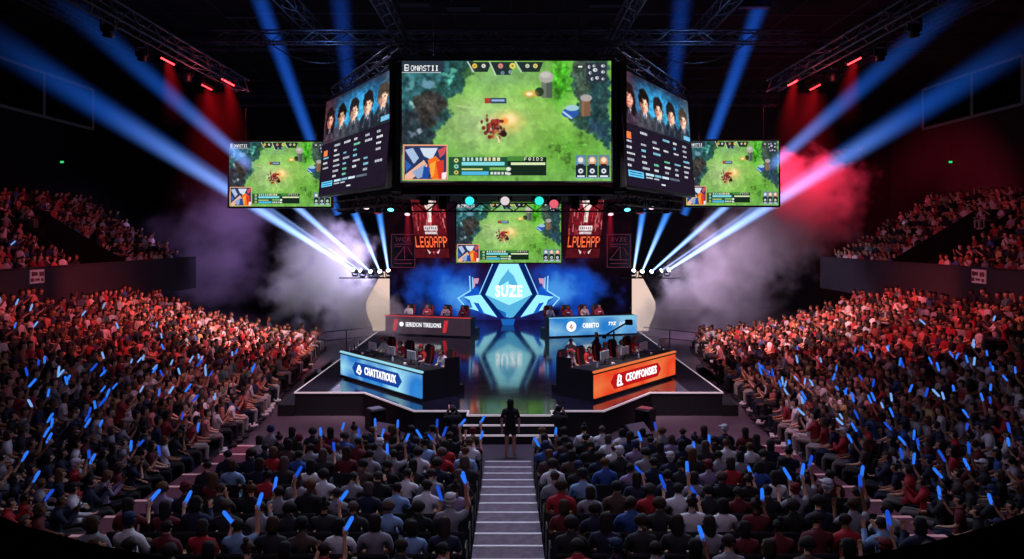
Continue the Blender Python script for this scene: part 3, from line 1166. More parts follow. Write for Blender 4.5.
def stage_top():
    m, nt, N, L = new_mat('stage_gloss')
    out = N.new('ShaderNodeOutputMaterial')
    b = N.new('ShaderNodeBsdfPrincipled')
    tc = N.new('ShaderNodeTexCoord')
    br = N.new('ShaderNodeTexBrick')
    br.inputs['Scale'].default_value = 1.0
    br.inputs['Mortar Size'].default_value = .006
    br.inputs['Brick Width'].default_value = 1.2
    br.inputs['Row Height'].default_value = .6
    br.inputs['Color1'].default_value = (*lin('#1b1a26'), 1)
    br.inputs['Color2'].default_value = (*lin('#242433'), 1)
    br.inputs['Mortar'].default_value = (*lin('#3a3a50'), 1)
    L.new(tc.outputs['Object'], br.inputs['Vector'])
    L.new(br.outputs['Color'], b.inputs['Base Color'])
    ns = N.new('ShaderNodeTexNoise')
    ns.inputs['Scale'].default_value = 1.3
    ns.inputs['Detail'].default_value = 6
    L.new(tc.outputs['Object'], ns.inputs['Vector'])
    mr = N.new('ShaderNodeMapRange')
    mr.inputs['To Min'].default_value = .04
    mr.inputs['To Max'].default_value = .14
    L.new(ns.outputs['Fac'], mr.inputs['Value'])
    sx = N.new('ShaderNodeSeparateXYZ')
    L.new(tc.outputs['Object'], sx.inputs[0])
    ab = N.new('ShaderNodeMath')
    ab.operation = 'ABSOLUTE'
    L.new(sx.outputs['X'], ab.inputs[0])
    sr = N.new('ShaderNodeMapRange')           # gloss cut on both outer stage sides to drop the smoke's reflection
    sr.inputs['From Min'].default_value = 6.45
    sr.inputs['From Max'].default_value = 6.6
    sr.inputs['To Min'].default_value = 1.0
    sr.inputs['To Max'].default_value = .04
    L.new(ab.outputs[0], sr.inputs['Value'])
    L.new(sr.outputs[0], b.inputs['Specular IOR Level'])
    r2 = N.new('ShaderNodeMapRange')
    r2.inputs['From Min'].default_value = 6.45
    r2.inputs['From Max'].default_value = 6.6
    r2.inputs['To Min'].default_value = 0
    r2.inputs['To Max'].default_value = .75
    L.new(ab.outputs[0], r2.inputs['Value'])
    ad = N.new('ShaderNodeMath')
    L.new(mr.outputs[0], ad.inputs[0])
    L.new(r2.outputs[0], ad.inputs[1])
    b.inputs['IOR'].default_value = 1.95
    L.new(ad.outputs[0], b.inputs['Roughness'])
    L.new(b.outputs[0], out.inputs[0])
    return m


mb = MB()
mb.prism(STAGE, 0, ST, 0, mi_top=1, mi_side=0)
stage = struct('floor_stage', mb, [M['stage_side'], stage_top()])
mb = MB()
edge = STAGE[:]
for (xa, ya), (xb, yb) in zip(edge[:-1], edge[1:]):
    d = Vector((xb - xa, yb - ya, 0))
    R = Matrix.Rotation(math.atan2(d.y, d.x), 3, 'Z')
    mb.box(((xa + xb) / 2, (ya + yb) / 2, ST - .015), (d.length + .05, .06, .05), rot=R)
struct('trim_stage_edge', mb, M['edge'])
mb = MB()
for k in range(2):
    z = ST - .283 * (k + 1)
    y = 22.1 - .13 * (k + 1)
    mb.box((.06, y + .3, z / 2), (2.9, .6, z), 0)
    mb.box((.06, y + .01, z - .012), (2.95, .05, .05), 1)
struct('floor_stage_steps', mb, [M['stage_side'], M['edge']])
for s, side in ((-1, 'left'), (1, 'right')):
    struct('trim_stage_step_' + side, MB().box((s * 8.0, 26.2, .2), (.62, 1.9, .4)), M['stage_side'])

# glowing backdrop behind the stage: blue mist around the emblem, dim wine-red above
def backdrop_mat():
    m, nt, N, L = new_mat('backdrop_led')
    out = N.new('ShaderNodeOutputMaterial')
    e = N.new('ShaderNodeEmission')
    tc = N.new('ShaderNodeTexCoord')
    sp = N.new('ShaderNodeSeparateXYZ')
    L.new(tc.outputs['Object'], sp.inputs[0])
    ns = N.new('ShaderNodeTexNoise')
    ns.inputs['Scale'].default_value = .5
    ns.inputs['Detail'].default_value = 7
    L.new(tc.outputs['Object'], ns.inputs['Vector'])

    def math_(op, a, b=None):
        n = N.new('ShaderNodeMath')
        n.operation = op
        for i, v in enumerate((a, b)):
            if v is None:
                continue
            if isinstance(v, (int, float)):
                n.inputs[i].default_value = v
            else:
                L.new(v, n.inputs[i])
        return n.outputs[0]
    nz = math_('SUBTRACT', ns.outputs['Fac'], .5)

    def blob(cx, cz, rx, rz, amp):
        dx = math_('DIVIDE', math_('SUBTRACT', sp.outputs['X'], cx), rx)
        dz = math_('DIVIDE', math_('SUBTRACT', sp.outputs['Z'], cz), rz)
        d = math_('SQRT', math_('ADD', math_('MULTIPLY', dx, dx), math_('MULTIPLY', dz, dz)))
        d = math_('ADD', d, math_('MULTIPLY', nz, amp))
        n = N.new('ShaderNodeMapRange')
        n.interpolation_type = 'SMOOTHERSTEP'
        n.inputs['From Min'].default_value = 1.0
        n.inputs['From Max'].default_value = .1
        L.new(d, n.inputs['Value'])
        return n.outputs[0]

    def mix(fac, a, col):
        n = N.new('ShaderNodeMix')
        n.data_type = 'RGBA'
        L.new(fac, n.inputs['Factor'])
        if isinstance(a, tuple):
            n.inputs[6].default_value = (*a, 1)
        else:
            L.new(a, n.inputs[6])
        n.inputs[7].default_value = (*lin(col), 1)
        return n.outputs[2]
    c = mix(blob(0, 5.5, 12, 6.0, 1.2), lin('#0a060c'), '#2a0c18')
    c = mix(blob(0, 1.6, 9.5, 3.6, 1.4), c, '#25206a')
    c = mix(blob(-4.0, 1.8, 3.9, 2.6, 1.6), c, '#1557d8')
    c = mix(blob(4.0, 1.8, 3.9, 2.6, 1.6), c, '#1557d8')
    c = mix(blob(-3.4, 1.7, 1.8, 1.5, 1.8), c, '#4fa4ff')
    c = mix(blob(3.4, 1.7, 1.8, 1.5, 1.8), c, '#4fa4ff')
    L.new(c, e.inputs[0])
    e.inputs[1].default_value = .8
    L.new(e.outputs[0], out.inputs[0])
    m.cycles.emission_sampling = 'NONE'
    return m


struct('wall_stage_backdrop', MB().box((0, 0, 4.6), (16.6, .2, 9.2)), backdrop_mat(), loc=(0, 47.2, ST))
# ------------------------------------------------------------------ the hanging screens
game = game_picture()
GAME_ME = game.mesh('game_picture', M['screen'], 1.0, 1.0)


def led_screen(name, x0, x1, y0, y1, dist, label, tilt=0.0, rim=.08):
    """Flat screen whose picture fills the given pixel box at the given distance."""
    a, b = P(x0, y1, dist), P(x1, y0, dist)
    w, h = b.x - a.x, b.z - a.z
    r = empty(name, ((a.x + b.x) / 2, dist, (a.z + b.z) / 2), rot=(0, tilt, 0), label=label, cat='screen')
    p = link('picture', GAME_ME, r, (0, -.011, 0))
    p.scale = (w, 1, h)
    m = MB()
    m.box((0, .13, 0), (w + rim * 2, .22, h + rim * 2))
    m.build('housing', M['black_metal'], r)
    m = MB()
    for sx in (-1, 1):
        m.box((sx * (w / 2 + rim / 2), .0, 0), (rim, .06, h + rim * 2))
        m.box((0, .0, sx * (h / 2 + rim / 2)), (w, .06, rim))
    m.build('bezel', M['black_plastic'], r)
    m = MB()
    for sx in (-.35, .35):
        m.tube((sx * w, .13, h / 2), (sx * w, .13, h / 2 + 1.6), .02, n=5)
    m.build('hanger', M['black_metal'], r)
    return r


led_screen('hanging_screen', 402, 611, 61, 181, 24.0, 'largest central screen with the green battle game, hung above the stage front', rim=.05)
led_screen('hanging_screen', 456.5, 561, 202, 262.5, 41.0, 'lower central screen with the green game, hanging right above the blue emblem')
led_screen('hanging_screen', 229.5, 331, 142, 206.5, 33.0, 'small green game screen hanging left of the portrait boards, crossed by blue beams')
led_screen('hanging_screen', 686, 778.5, 141, 205.5, 33.0, 'small green game screen hanging right of the portrait boards, beside red smoke')


def team_board(s, label, seed):
    """Side panel of the six-sided screen cluster, leaning out at the top."""
    px0, px1 = (388.5, 322.5) if s < 0 else (621.5, 691)
    yn, yf = 24.3, 30.6
    n_t, n_b = P(386.0 if s < 0 else 623.5, 64.5, yn), P(394.2 if s < 0 else 621, 183, yn)
    f_t, f_b = P(320.3 if s < 0 else 692, 104 if s < 0 else 102, yf), P(325.8 if s < 0 else 689.5, 197.6, yf)
    z1, z0 = (n_t.z + f_t.z) / 2, (n_b.z + f_b.z) / 2
    mid_n, mid_f = (n_t + n_b) / 2, (f_t + f_b) / 2
    ctr = (mid_n + mid_f) / 2
    along = (mid_n - mid_f) if s < 0 else (mid_f - mid_n)
    wid = math.hypot(along.x, along.y)
    rz = math.atan2(along.y, along.x)
    r = empty('portrait_board', (ctr.x, ctr.y, (z0 + z1) / 2), label=label, cat='screen')
    r.rotation_euler = Euler((-math.radians(4.5), 0, rz), 'XYZ')
    h = z1 - z0
    me = team_picture(seed).mesh('portraits', M['board'], 1.0, 1.0)
    p = link('picture', me, r, (0, -.012, 0))
    p.scale = (wid, 1, h)
    MB().box((0, .14, 0), (wid + .1, .24, h + .14)).build('housing', M['black_metal'], r)
    m = MB()
    for q in (-1, 1):
        m.box((q * (wid / 2 + .025), 0, 0), (.05, .06, h + .14))
        m.box((0, 0, q * (h / 2 + .035)), (wid, .06, .07))
    m.build('bezel', M['black_plastic'], r)
    return r


team_board(-1, 'angled screen of five portraits and statistics, left of the main screen', 21)
team_board(1, 'angled screen of five portraits and statistics, right of the main screen', 34)

# dark core between the main screen and the portrait boards
r = empty('screen_core', (0, 24.6, 8.1), label='black hanging core that joins the big screen to both portrait boards', cat='screen frame')
for s in (-1, 1):
    MB().box((s * 3.92, 0, 2.2), (.42, .5, 4.5)).build('corner_column', M['black_metal'], r)
MB().box((0, .55, 4.5), (7.6, .5, .25)).build('top_beam', M['black_metal'], r)
MB().box((0, .55, .0), (7.6, .5, .25)).build('bottom_beam', M['black_metal'], r)
MB().prism([(-3.3, .9), (3.3, .9), (6.2, 6.2), (3.4, 9.4), (-3.4, 9.4), (-6.2, 6.2)], .1, .25).build('underside_panel', M['ceiling'], r)


# ------------------------------------------------------------------ trusses
def truss(p0, p1, w=.45, label='', group=None, chord=.04, name='ceiling_truss', mat=None):
    p0, p1 = Vector(p0), Vector(p1)
    L = (p1 - p0).length
    r = empty(name, p0, label=label, cat='truss', group=group)
    d = (p1 - p0).normalized()
    R = Matrix((d, Vector((0, 0, 1)).cross(d).normalized(), d.cross(Vector((0, 0, 1)).cross(d).normalized()))).transposed()
    r.rotation_euler = R.to_euler()
    a = MB()
    for sy in (-1, 1):
        for sz in (-1, 1):
            a.tube((0, sy * w / 2, sz * w / 2), (L, sy * w / 2, sz * w / 2), chord, n=5)
    a.build('chord', mat or M['truss'], r)
    b = MB()
    n = max(2, int(L / (w * 1.3)))
    for k in range(n):
        x0, x1 = L * k / n, L * (k + 1) / n
        for sy in (-1, 1):
            z = 1 if k % 2 else -1
            b.tube((x0, sy * w / 2, z * w / 2), (x1, sy * w / 2, -z * w / 2), chord * .6, n=4)
        y = 1 if k % 2 else -1
        for sz in (-1, 1):
            b.tube((x0, y * w / 2, sz * w / 2), (x1, -y * w / 2, sz * w / 2), chord * .6, n=4)
    b.build('lattice', mat or M['truss'], r)
    return r


for s, sd in ((-1, 'left'), (1, 'right')):
    truss((s * 12.1, 12, 13.35), (s * 12.1, 32, 13.35), .5, f'long roof truss carrying the red floodlights above the {sd} stand')
    truss((s * 9.3, 14, 16.4), (s * 9.3, 46, 16.4), .55, f'roof truss running away from the viewer between the {sd} red lights and portrait board')
    truss((s * 4.9, 16, 15.6), (s * 4.9, 44, 15.6), .5, f'inner roof truss above the {sd} edge of the main screen')
    truss((s * 3.9, 24.5, 12.95), (s * 7.6, 30.8, 12.75), .42, f'short sloping truss over the {sd} portrait board')
    truss((s * 20.5, 18, 16.8), (s * 20.5, 46, 16.8), .5, f'outer roof truss high over the {sd} upper stand')
truss((-3.9, 24.6, 13.0), (3.9, 24.6, 13.0), .5, 'front truss right above the top edge of the main screen')
truss((-13, 31, 15.3), (13, 31, 15.3), .5, 'cross truss behind and above the main screen')
truss((-17, 37, 16.6), (17, 37, 16.6), .5, 'middle cross truss under the roof')
truss((-17, 44, 15.0), (17, 44, 15.0), .55, 'rear cross truss under the roof, nearest the back wall')
truss((-14, 26, 16.2), (14, 26, 16.2), .4, 'front cross truss at the very top of the view')
truss((-7.4, 30.5, 7.75), (7.4, 30.5, 7.75), .36, 'low lighting truss across the underside of the screen cluster', chord=.03, mat=M['black_metal'])
for s, sd in ((-1, 'left'), (1, 'right')):
    truss((s * 3.9, 24.7, 7.8), (s * 7.4, 30.5, 7.8), .34, f'short lighting truss under the {sd} portrait board', chord=.03, mat=M['black_metal'])
for s, sd in ((-1, 'left'), (1, 'right')):
    r = empty('cable_bundle', (s * 5.5, 30, 14.5), label=f'thin slack cable looping from the roof trusses on the {sd} of the big screen', cat='cable')
    pts = []
    for k in range(15):
        t = k / 14
        pts.append((s * (t * 5.5), t * -2, 1.6 * (2 * t - 1) ** 2 - 1.2 + t * .8))
    MB().path(pts, .025, 5).build('cable', M['truss'], r)


# ------------------------------------------------------------------ light fixtures
LENS = {}


def lens_mat(c, e):
    k = (c, e)
    if k not in LENS:
        LENS[k] = emis('lens_' + c.strip('#'), c, e)
    return LENS[k]


def aim_rot(d):
    return Vector(d).normalized().to_track_quat('Z', 'Y').to_matrix()


def moving_head(name, loc, aim, colr, strength, label, hang=True, k=1.0, group=None):
    """Moving-head lamp: base, yoke, round body and lens. AIM is the direction of its light."""
    r = empty(name, loc, label=label, cat='stage light', group=group)
    up = 1 if hang else -1
    MB().box((0, 0, up * .34 * k), (.34 * k, .26 * k, .12 * k), bev=.03 * k).build('base', M['black_plastic'], r)
    y = MB()
    for sx in (-1, 1):
        y.box((sx * .2 * k, 0, up * .14 * k), (.05 * k, .12 * k, .36 * k))
    y.box((0, 0, up * .3 * k), (.44 * k, .12 * k, .05 * k))
    y.build('yoke', M['black_metal'], r)
    R = aim_rot(aim)
    lh = MB().lathe([(.06 * k, -.2 * k), (.15 * k, -.16 * k), (.165 * k, 0), (.15 * k, .12 * k), (.16 * k, .2 * k)], 14, R=R).build('lamp_head', M['black_plastic'], r)
    MB().lathe([(.14 * k, .2 * k), (.145 * k, .215 * k), (.08 * k, .235 * k)], 14, R=R).build('lens', lens_mat(colr, strength), lh)
    return r


def beam_mat(name, col, strength, fade, r0, r1):
    m, nt, N, L = new_mat(name)
    out = N.new('ShaderNodeOutputMaterial')
    e = N.new('ShaderNodeEmission')
    tc = N.new('ShaderNodeTexCoord')
    sp = N.new('ShaderNodeSeparateXYZ')
    L.new(tc.outputs['Object'], sp.inputs[0])

    def mt(op, a, b=None, c=None):
        n = N.new('ShaderNodeMath')
        n.operation = op
        for i, v in enumerate((a, b, c)):
            if v is None:
                continue
            if isinstance(v, (int, float)):
                n.inputs[i].default_value = v
            else:
                L.new(v, n.inputs[i])
        return n.outputs[0]
    z = sp.outputs['Z']
    rad = mt('MULTIPLY_ADD', z, r1 - r0, r0)
    rr = mt('DIVIDE', mt('ADD', mt('MULTIPLY', sp.outputs['X'], sp.outputs['X']), mt('MULTIPLY', sp.outputs['Y'], sp.outputs['Y'])), mt('MULTIPLY', rad, rad))
    prof = mt('POWER', mt('MAXIMUM', mt('SUBTRACT', 1.0, rr), 0.0), 2.6)
    along = mt('POWER', mt('MAXIMUM', mt('SUBTRACT', 1.0, z), 0.0), fade)
    d = mt('MULTIPLY', mt('DIVIDE', mt('MULTIPLY', prof, along), rad), strength)
    cr = N.new('ShaderNodeValToRGB')
    cr.color_ramp.elements[0].color = (*lin(col[0]), 1)
    cr.color_ramp.elements[1].color = (*lin(col[1]), 1)
    cr.color_ramp.elements[1].position = .75
    L.new(z, cr.inputs[0])
    L.new(cr.outputs[0], e.inputs[0])
    L.new(d, e.inputs[1])
    L.new(e.outputs[0], out.inputs['Volume'])  # the volume emits its own glow; the shaft of light is painted in
    m.cycles.emission_sampling = 'NONE'
    m.cycles.homogeneous_volume = False
    m.cycles.volume_step_rate = .08
    return m


NBEAM = [0]


def light_beam(p0, p1, r0, r1, col, strength, fade, label, group=None):
    """A self-glowing cone imitating a shaft of lit haze from p0 to p1, widening from r0 to r1."""
    NBEAM[0] += 1
    p0, p1 = Vector(p0), Vector(p1)
    L = (p1 - p0).length
    n = 20
    vs, fs = [], []
    for z, r in ((0, r0), (1, r1)):
        for k in range(n):
            a = 2 * math.pi * k / n
            vs.append((r * math.cos(a), r * math.sin(a), z))
    fs = [(k, (k + 1) % n, n + (k + 1) % n, n + k) for k in range(n)] + [list(range(n))[::-1], [n + k for k in range(n)]]
    m = MB().add(vs, fs)
    o = m.build('light_beam', beam_mat(f'beam_glow_{NBEAM[0]}', col, strength, fade, r0, r1))
    o.matrix_world = Matrix.Translation(p0) @ frame_from(p0, p1).to_4x4() @ Matrix.Diagonal((1, 1, L, 1))
    tag(o, label, 'light beam', group)
    return o


BLUE = ('#9fc4ff', '#1c58c4')
MIDB = ('#7fb0ff', '#0f3cc0')
for s, sd in ((-1, 'left'), (1, 'right')):
    mx = lambda px: px if s < 0 else 1022 - px     # the right side repeats the left one about the middle
    yb = 41.0
    zb = P(388, 272, yb).z
    # the bar the five beam lamps stand on
    r = empty('light_bar', (s * 8.3, yb + .1, ST), label=f'black lamp bar behind the {sd} end of the back desk, carrying five beam lights', cat='light stand')
    MB().tube((-1.6, 0, zb - ST - .36), (1.8, 0, zb - ST - .36), .035).build('crossbar', M['black_metal'], r)
    MB().tube((s * -.72, .95, 0), (s * -.72, .95, zb - ST - .36), .05).build('mast', M['black_metal'], r)
    MB().tube((s * -.72, .95, zb - ST - .36), (s * -.1, 0, zb - ST - .36), .035).tube((s * -.72, .95, zb - ST - .36), (s * -1.2, 0, zb - ST - .36), .035).build('bracket', M['black_metal'], r)
    MB().box((s * -.72, .95, .03), (.5, .5, .06)).build('base', M['black_metal'], r)
    ems = [(355, 271), (362.7, 272), (372, 273), (380.5, 273), (388.5, 272.3)]
    ends = [(-40, 18, 24), (100, 92, 32), (48, -12, 25), (352, 207, 36), (378, 205, 37)]
    words = ['outermost', 'second', 'middle', 'fourth', 'innermost']
    for i, ((ex, ey), (tx, ty, td)) in enumerate(zip(ems, ends)):
        p0 = P(mx(ex), ey, yb)
        p1 = P(mx(tx), ty, td)
        moving_head('beam_light', p0, p1 - p0, '#e8f2ff', 9.0, f'{words[i]} of five white-blue beam lights on the {sd} lamp bar', hang=False, k=.8)
        L = (p1 - p0).length
        par = [(.08, .95, 2.8, 1.25), (.06, .34, 1.3, 1.7), (.07, .72, 2.2, 1.15), (.07, .3, 1.8, .35), (.07, .29, 1.9, .35)][i]
        light_beam(p0, p1, par[0], par[1], BLUE if i < 3 else ('#b8d8ff', '#3f86f0'), par[2], par[3],
                   ('wide blue beam' if i in (0, 2) else 'short white-blue beam' if i > 2 else 'thin blue beam') + f' rising outward from the {words[i]} lamp on the {sd} lamp bar')
    # faint wide shafts that climb to the roof behind the portrait board
    p0, p1 = P(mx(338), 215, 36), P(mx(255), -14, 33)
    light_beam(p0, p1, .3, .62, ('#2f74e8', '#1a58d0'), .75, .25, f'broad dim blue shaft climbing to the roof outside the {sd} portrait board')
    p0, p1 = P(mx(352), 120, 33), P(mx(338), -20, 33)
    light_beam(p0, p1, .4, .75, ('#1a4fc0', '#1646b0'), .36, .2, f'dim blue shaft near the top edge beside the {sd} end of the main screen')

# red floods on the long roof trusses
RED_GLOW = True
RED_PX = [(228, 82, 30, 1), (207, 87, 30.5, .55), (168, 61, 27, .8)]
for s, sd in ((-1, 'left'), (1, 'right')):
    mx = lambda px: px if s < 0 else 1022 - px
    for i, (px, py, yd, k) in enumerate(RED_PX):
        p = P(mx(px), py, yd)
        r = empty('flood_light', p, label=['brightest red bar light at the inner end of', 'small red flood light in the middle of', 'red and grey flood light at the outer end of'][i] + f' the {sd} roof truss', cat='stage light')
        r.rotation_euler = (math.radians(20), math.radians(25) * -s, math.radians(-28) * s)
        MB().box((0, 0, .1), (.62 * (.6 + .4 * k), .26, .16), bev=.03).build('housing', M['black_plastic'], r)
        b = MB()
        for q in (-1, 1):
            b.box((q * .34 * (.6 + .4 * k), 0, .2), (.03, .06, .34))
        b.box((0, 0, .38), (.7 * (.6 + .4 * k), .06, .03))
        b.build('bracket', M['black_metal'], r)
        MB().box((0, -.06, .0), (.56 * (.6 + .4 * k), .16, .05)).build('lens', lens_mat('#ff2a30', 14.0 * k), r)
        if i == 2:
            MB().box((.1 * -s, -.1, .12), (.4, .12, .06)).build('barn_door', pbr('grey_metal_' + sd, '#8f8f96', .5, .4), r)
        if i == 1:
            light_beam(p + Vector((0, .5, -.2)), p + Vector((s * .6, 3.5, -7.5)), .8, 4.2, ('#d01020', '#900818'), .15, 1.3, f'wide faint self-glowing red cone hanging below the {sd} red lights')
        q = p + Vector((s * -.1, .8, -2.7 * (.65 + .35 * k)))
        light_beam(p + Vector((0, 0, -.08)), q, .2, .95, ('#ff1828', '#c00818'), .27 * k, 1.6, f'soft self-glowing red cone under the {["brightest red bar light", "small red flood light", "red and grey flood light"][i]} on the {sd}')
    for i, (px, py, yd) in enumerate([(188, 76, 28.5), (142, 55, 26), (108, 30, 22)]):
        p = P(mx(px), py, yd)
        moving_head('truss_spotlight', p, (s * .2, .3, -1), '#2a1218', .4, f'unlit black spotlight on the {sd} long roof truss, ' + ['between two red flood lights', 'just outside the red flood lights', 'near the top corner'][i])

# lamps that hang under the screen cluster
UND = [(352, 203, '#0a0c12', .3, 'black moving head at the outer end', 1.15), (366.5, 200, '#f0c8d8', 2.2, 'small pinkish moving head, second from the outer end', .9), (378, 204, '#b05060', .5, 'black moving head with a wine-red rim', 1.1),
       (391, 202, '#58d8f0', 4, 'pale cyan lamp', .9), (407.5, 207, '#f0b0bc', 2.0, 'small pink lamp beside the banner', .8), (424, 194, '#08080a', .3, 'black round lamp over the top of the banner', 1.3),
       (443, 198, '#08080a', .3, 'black round lamp next to the lower screen', 1.3)]
for s, sd in ((-1, 'left'), (1, 'right')):
    mx = lambda px: px if s < 0 else 1018 - px
    for px, py, c, e, what, k in UND:
        p = P(mx(px), py + 4, 29.9)
        moving_head('spotlight', p, (0, -.55 if e > 1 else -.1, -1), c, e, f'{what}, under the {sd} portrait board', k=k)
    q = P(mx(407.5), 211, 30.5)
    light_beam(q, q + Vector((0, .3, -2.0)), .1, .4, ('#d02038', '#a01028'), .5, 1.2, f'short self-glowing red cone under the pink lamp beside the {sd} banner')
for px, py, c, e, what in ((470, 199, '#30c8c8', 1.6, 'teal glowing lamp above the upper left corner of the lower screen'), (505, 199, '#d8ccd0', 1.1, 'white glowing lamp above the middle of the lower screen'),
                           (539, 199, '#28c8b8', 1.6, 'teal glowing lamp right of the white one above the lower screen'), (553.5, 202, '#d85a6c', 1.2, 'pink glowing lamp above the upper right corner of the lower screen')):
    moving_head('spotlight', P(px, py, 30.3), (0, -1, -.35), c, e, what, k=1.35)

# ------------------------------------------------------------------ banners, emblem, sails
for s, sd, word, seed in ((-1, 'left', 'LEGOAPP', 3), (1, 'right', 'LPUEAPP', 8)):
    a = (428.5 if s < 0 else 586.5)
    x0, x1 = P(a - 17, 0, 42).x, P(a + 17, 0, 42).x
    zt, zb_ = P(0, 196, 42).z, P(0, 258, 42).z
    r = empty('hanging_banner', ((x0 + x1) / 2, 42.5, zb_), label=f'red banner with a pale trophy and orange lettering, {sd} of the lower screen', cat='banner')
    me = banner_picture(seed, word).mesh('banner_print', screenmat('banner_glow_' + sd, 1.2), 1, 1)
    n = len(me.vertices)
    co = np.zeros(n * 3)
    me.vertices.foreach_get('co', co)
    co = co.reshape(-1, 3)
    W_, H_ = x1 - x0, zt - zb_
    co[:, 0] = co[:, 0] * W_ * (1 + .0 * co[:, 2]) + (.16 * W_ * s * (co[:, 2] - .1))
    co[:, 2] = (co[:, 2] + .5) * H_
    me.vertices.foreach_set('co', co.reshape(-1))
    link('banner_cloth', me, r)
    MB().tube((-W_ / 2 + .1 * W_ * s, 0, H_ + .02), (W_ / 2 + .1 * W_ * s, 0, H_ + .02), .05).build('top_bar', M['black_metal'], r)
    # dim framed panel beside it, drawn in outline
    pc = P(402 if s < 0 else 620, 251, 46.4)
    r = empty('outline_panel', (pc.x, 46.9, pc.z), label=f'dim panel with thin pink outline graphics, outside the {sd} red banner', cat='panel')
    MB().box((0, .03, 0), (1.7, .04, 2.3)).build('board', M['dark_wall'], r)
    m = MB()
    for a_, b_ in (((-.78, -1.1), (.78, -1.1)), ((.78, -1.1), (.78, 1.1)), ((.78, 1.1), (-.78, 1.1)), ((-.78, 1.1), (-.78, -1.1)), ((-.6, .45), (.6, .45)), ((-.6, -.6), (.1, .3)), ((.1, .3), (.1, -.6)), ((-.6, -.6), (.6, -.6)),
                   ((.3, .25), (.62, -.3)), ((-.6, .3), (-.1, .3)), ((-.6, -.85), (.6, -.85))):
        m.tube((a_[0], 0, a_[1]), (b_[0], 0, b_[1]), .022, n=4)
    lm = emis('outline_glow_' + sd, '#6a2a48', .7)
    m.build('outline', lm, r)
    letters('IVCR' if s < 0 else 'EVZE', .42, lm, r, (0, -.01, .75), (math.pi / 2, 0, 0), depth=.01)

# the emblem: a tall hexagonal crystal with swept wings
r = empty('stage_emblem', (0.05, 44.4, ST), label='glowing ice-blue crystal emblem with wings at the back of the stage', cat='emblem')
k = 44.4 / F


def E(pts):
    return [((x - 509.0) * k, (325.0 - y) * k) for x, y in pts]


def mirror(pts):
    return [(1018 - x, y) for x, y in pts][::-1]


M['ice'] = emis('emblem_ice', '#98e8fa', 1.15)
M['ice_mid'] = emis('emblem_ice_shade', '#58b8e8', .95)
M['ice_deep'] = emis('emblem_deep_blue', '#1f6fd0', .8)
M['navy'] = emis('emblem_navy', '#0d2f86', .55)
M['cobalt'] = emis('emblem_cobalt', '#1660dc', .85)
M['ice_line'] = emis('emblem_line', '#8fd4ff', 1.2)
M['white_glow'] = emis('emblem_white', '#f4fbff', 1.6)
z = lambda u, v: (440 + u / 7.452, 255 + v / 7.452)
Z = lambda L_: [z(*p) for p in L_]
plate = MB()
plate.plate(E(Z([(445, 62), (515, 62), (515, 300), (515, 374), (340, 295)])), 0, .3)
plate.plate(E(mirror(Z([(445, 62), (515, 62), (515, 300), (515, 374), (340, 295)]))), 0, .3)
plate.build('crystal', M['ice'], r)
m = MB()
m.plate(E(Z([(515, 100), (455, 180), (420, 250), (515, 190)])), -.02, 0)
m.plate(E(mirror(Z([(515, 120), (480, 150), (440, 240), (515, 215)]))), -.02, 0)
m.plate(E(Z([(340, 295), (420, 330), (515, 376), (515, 440), (430, 400)])), -.02, 0)
m.build('crystal_shade', M['ice_mid'], r)
m = MB()
m.plate(E(Z([(350, 305), (515, 378), (515, 470), (480, 462)])), .0, .2)
m.build('crystal_base', M['ice_deep'], r)
m = MB()
m.plate(E(mirror(Z([(350, 305), (515, 374), (515, 470), (480, 462)]))), .0, .2)
m.plate(E(Z([(490, 395), (520, 395), (516, 462), (494, 462)])), -.04, 0)
m.build('crystal_light_base', M['ice_mid'], r)
for f in (lambda q: q, mirror):
    m = MB()
    m.plate(E(f(Z([(395, 66), (442, 62), (338, 296), (478, 460), (440, 470), (300, 296)]))), .05, .3)
    m.build('dark_facet', M['navy'], r)
    m = MB()
    m.plate(E(f(Z([(390, 66), (396, 66), (300, 290), (292, 290)]))), -.02, .02)
    m.plate(E(f(Z([(218, 155), (226, 155), (232, 268), (224, 268)]))), -.02, .02)
    m.plate(E(f(Z([(240, 165), (246, 165), (250, 250), (244, 250)]))), -.02, .02)
    m.plate(E(f(Z([(224, 262), (232, 268), (142, 322), (190, 380), (182, 382), (130, 320)]))), -.02, .02)
    m.build('glowing_line', M['ice_line'], r)
    m = MB()
    m.plate(E(f(Z([(280, 240), (300, 290), (330, 310), (430, 470), (300, 430), (180, 320), (190, 290)]))), .1, .3)
    m.build('wing', M['cobalt'], r)
    m = MB()
    m.plate(E(f(Z([(178, 312), (305, 296), (330, 330), (425, 462), (330, 432), (290, 360), (250, 352), (290, 418), (215, 395), (245, 392), (222, 336)]))), .02, .1)
    m.build('wing_blade', M['ice'], r)
    m = MB()
    m.plate(E(f(Z([(250, 175), (292, 172), (284, 210), (262, 215), (262, 235), (248, 245)]))), .0, .06)
    m.build('pink_mark', emis('emblem_pink', '#e0a0c0', .9), r)
m = MB()
m.plate(E(Z([(455, 480), (560, 480), (548, 520), (470, 520)])), -.1, .3)
m.build('foot', M['ice_deep'], r)
letters('SUZE', .98, M['white_glow'], r, (0, -.12, (325 - 291.5) * k), (math.pi / 2, 0, 0), bold=.03, depth=.03, fit=1.7)

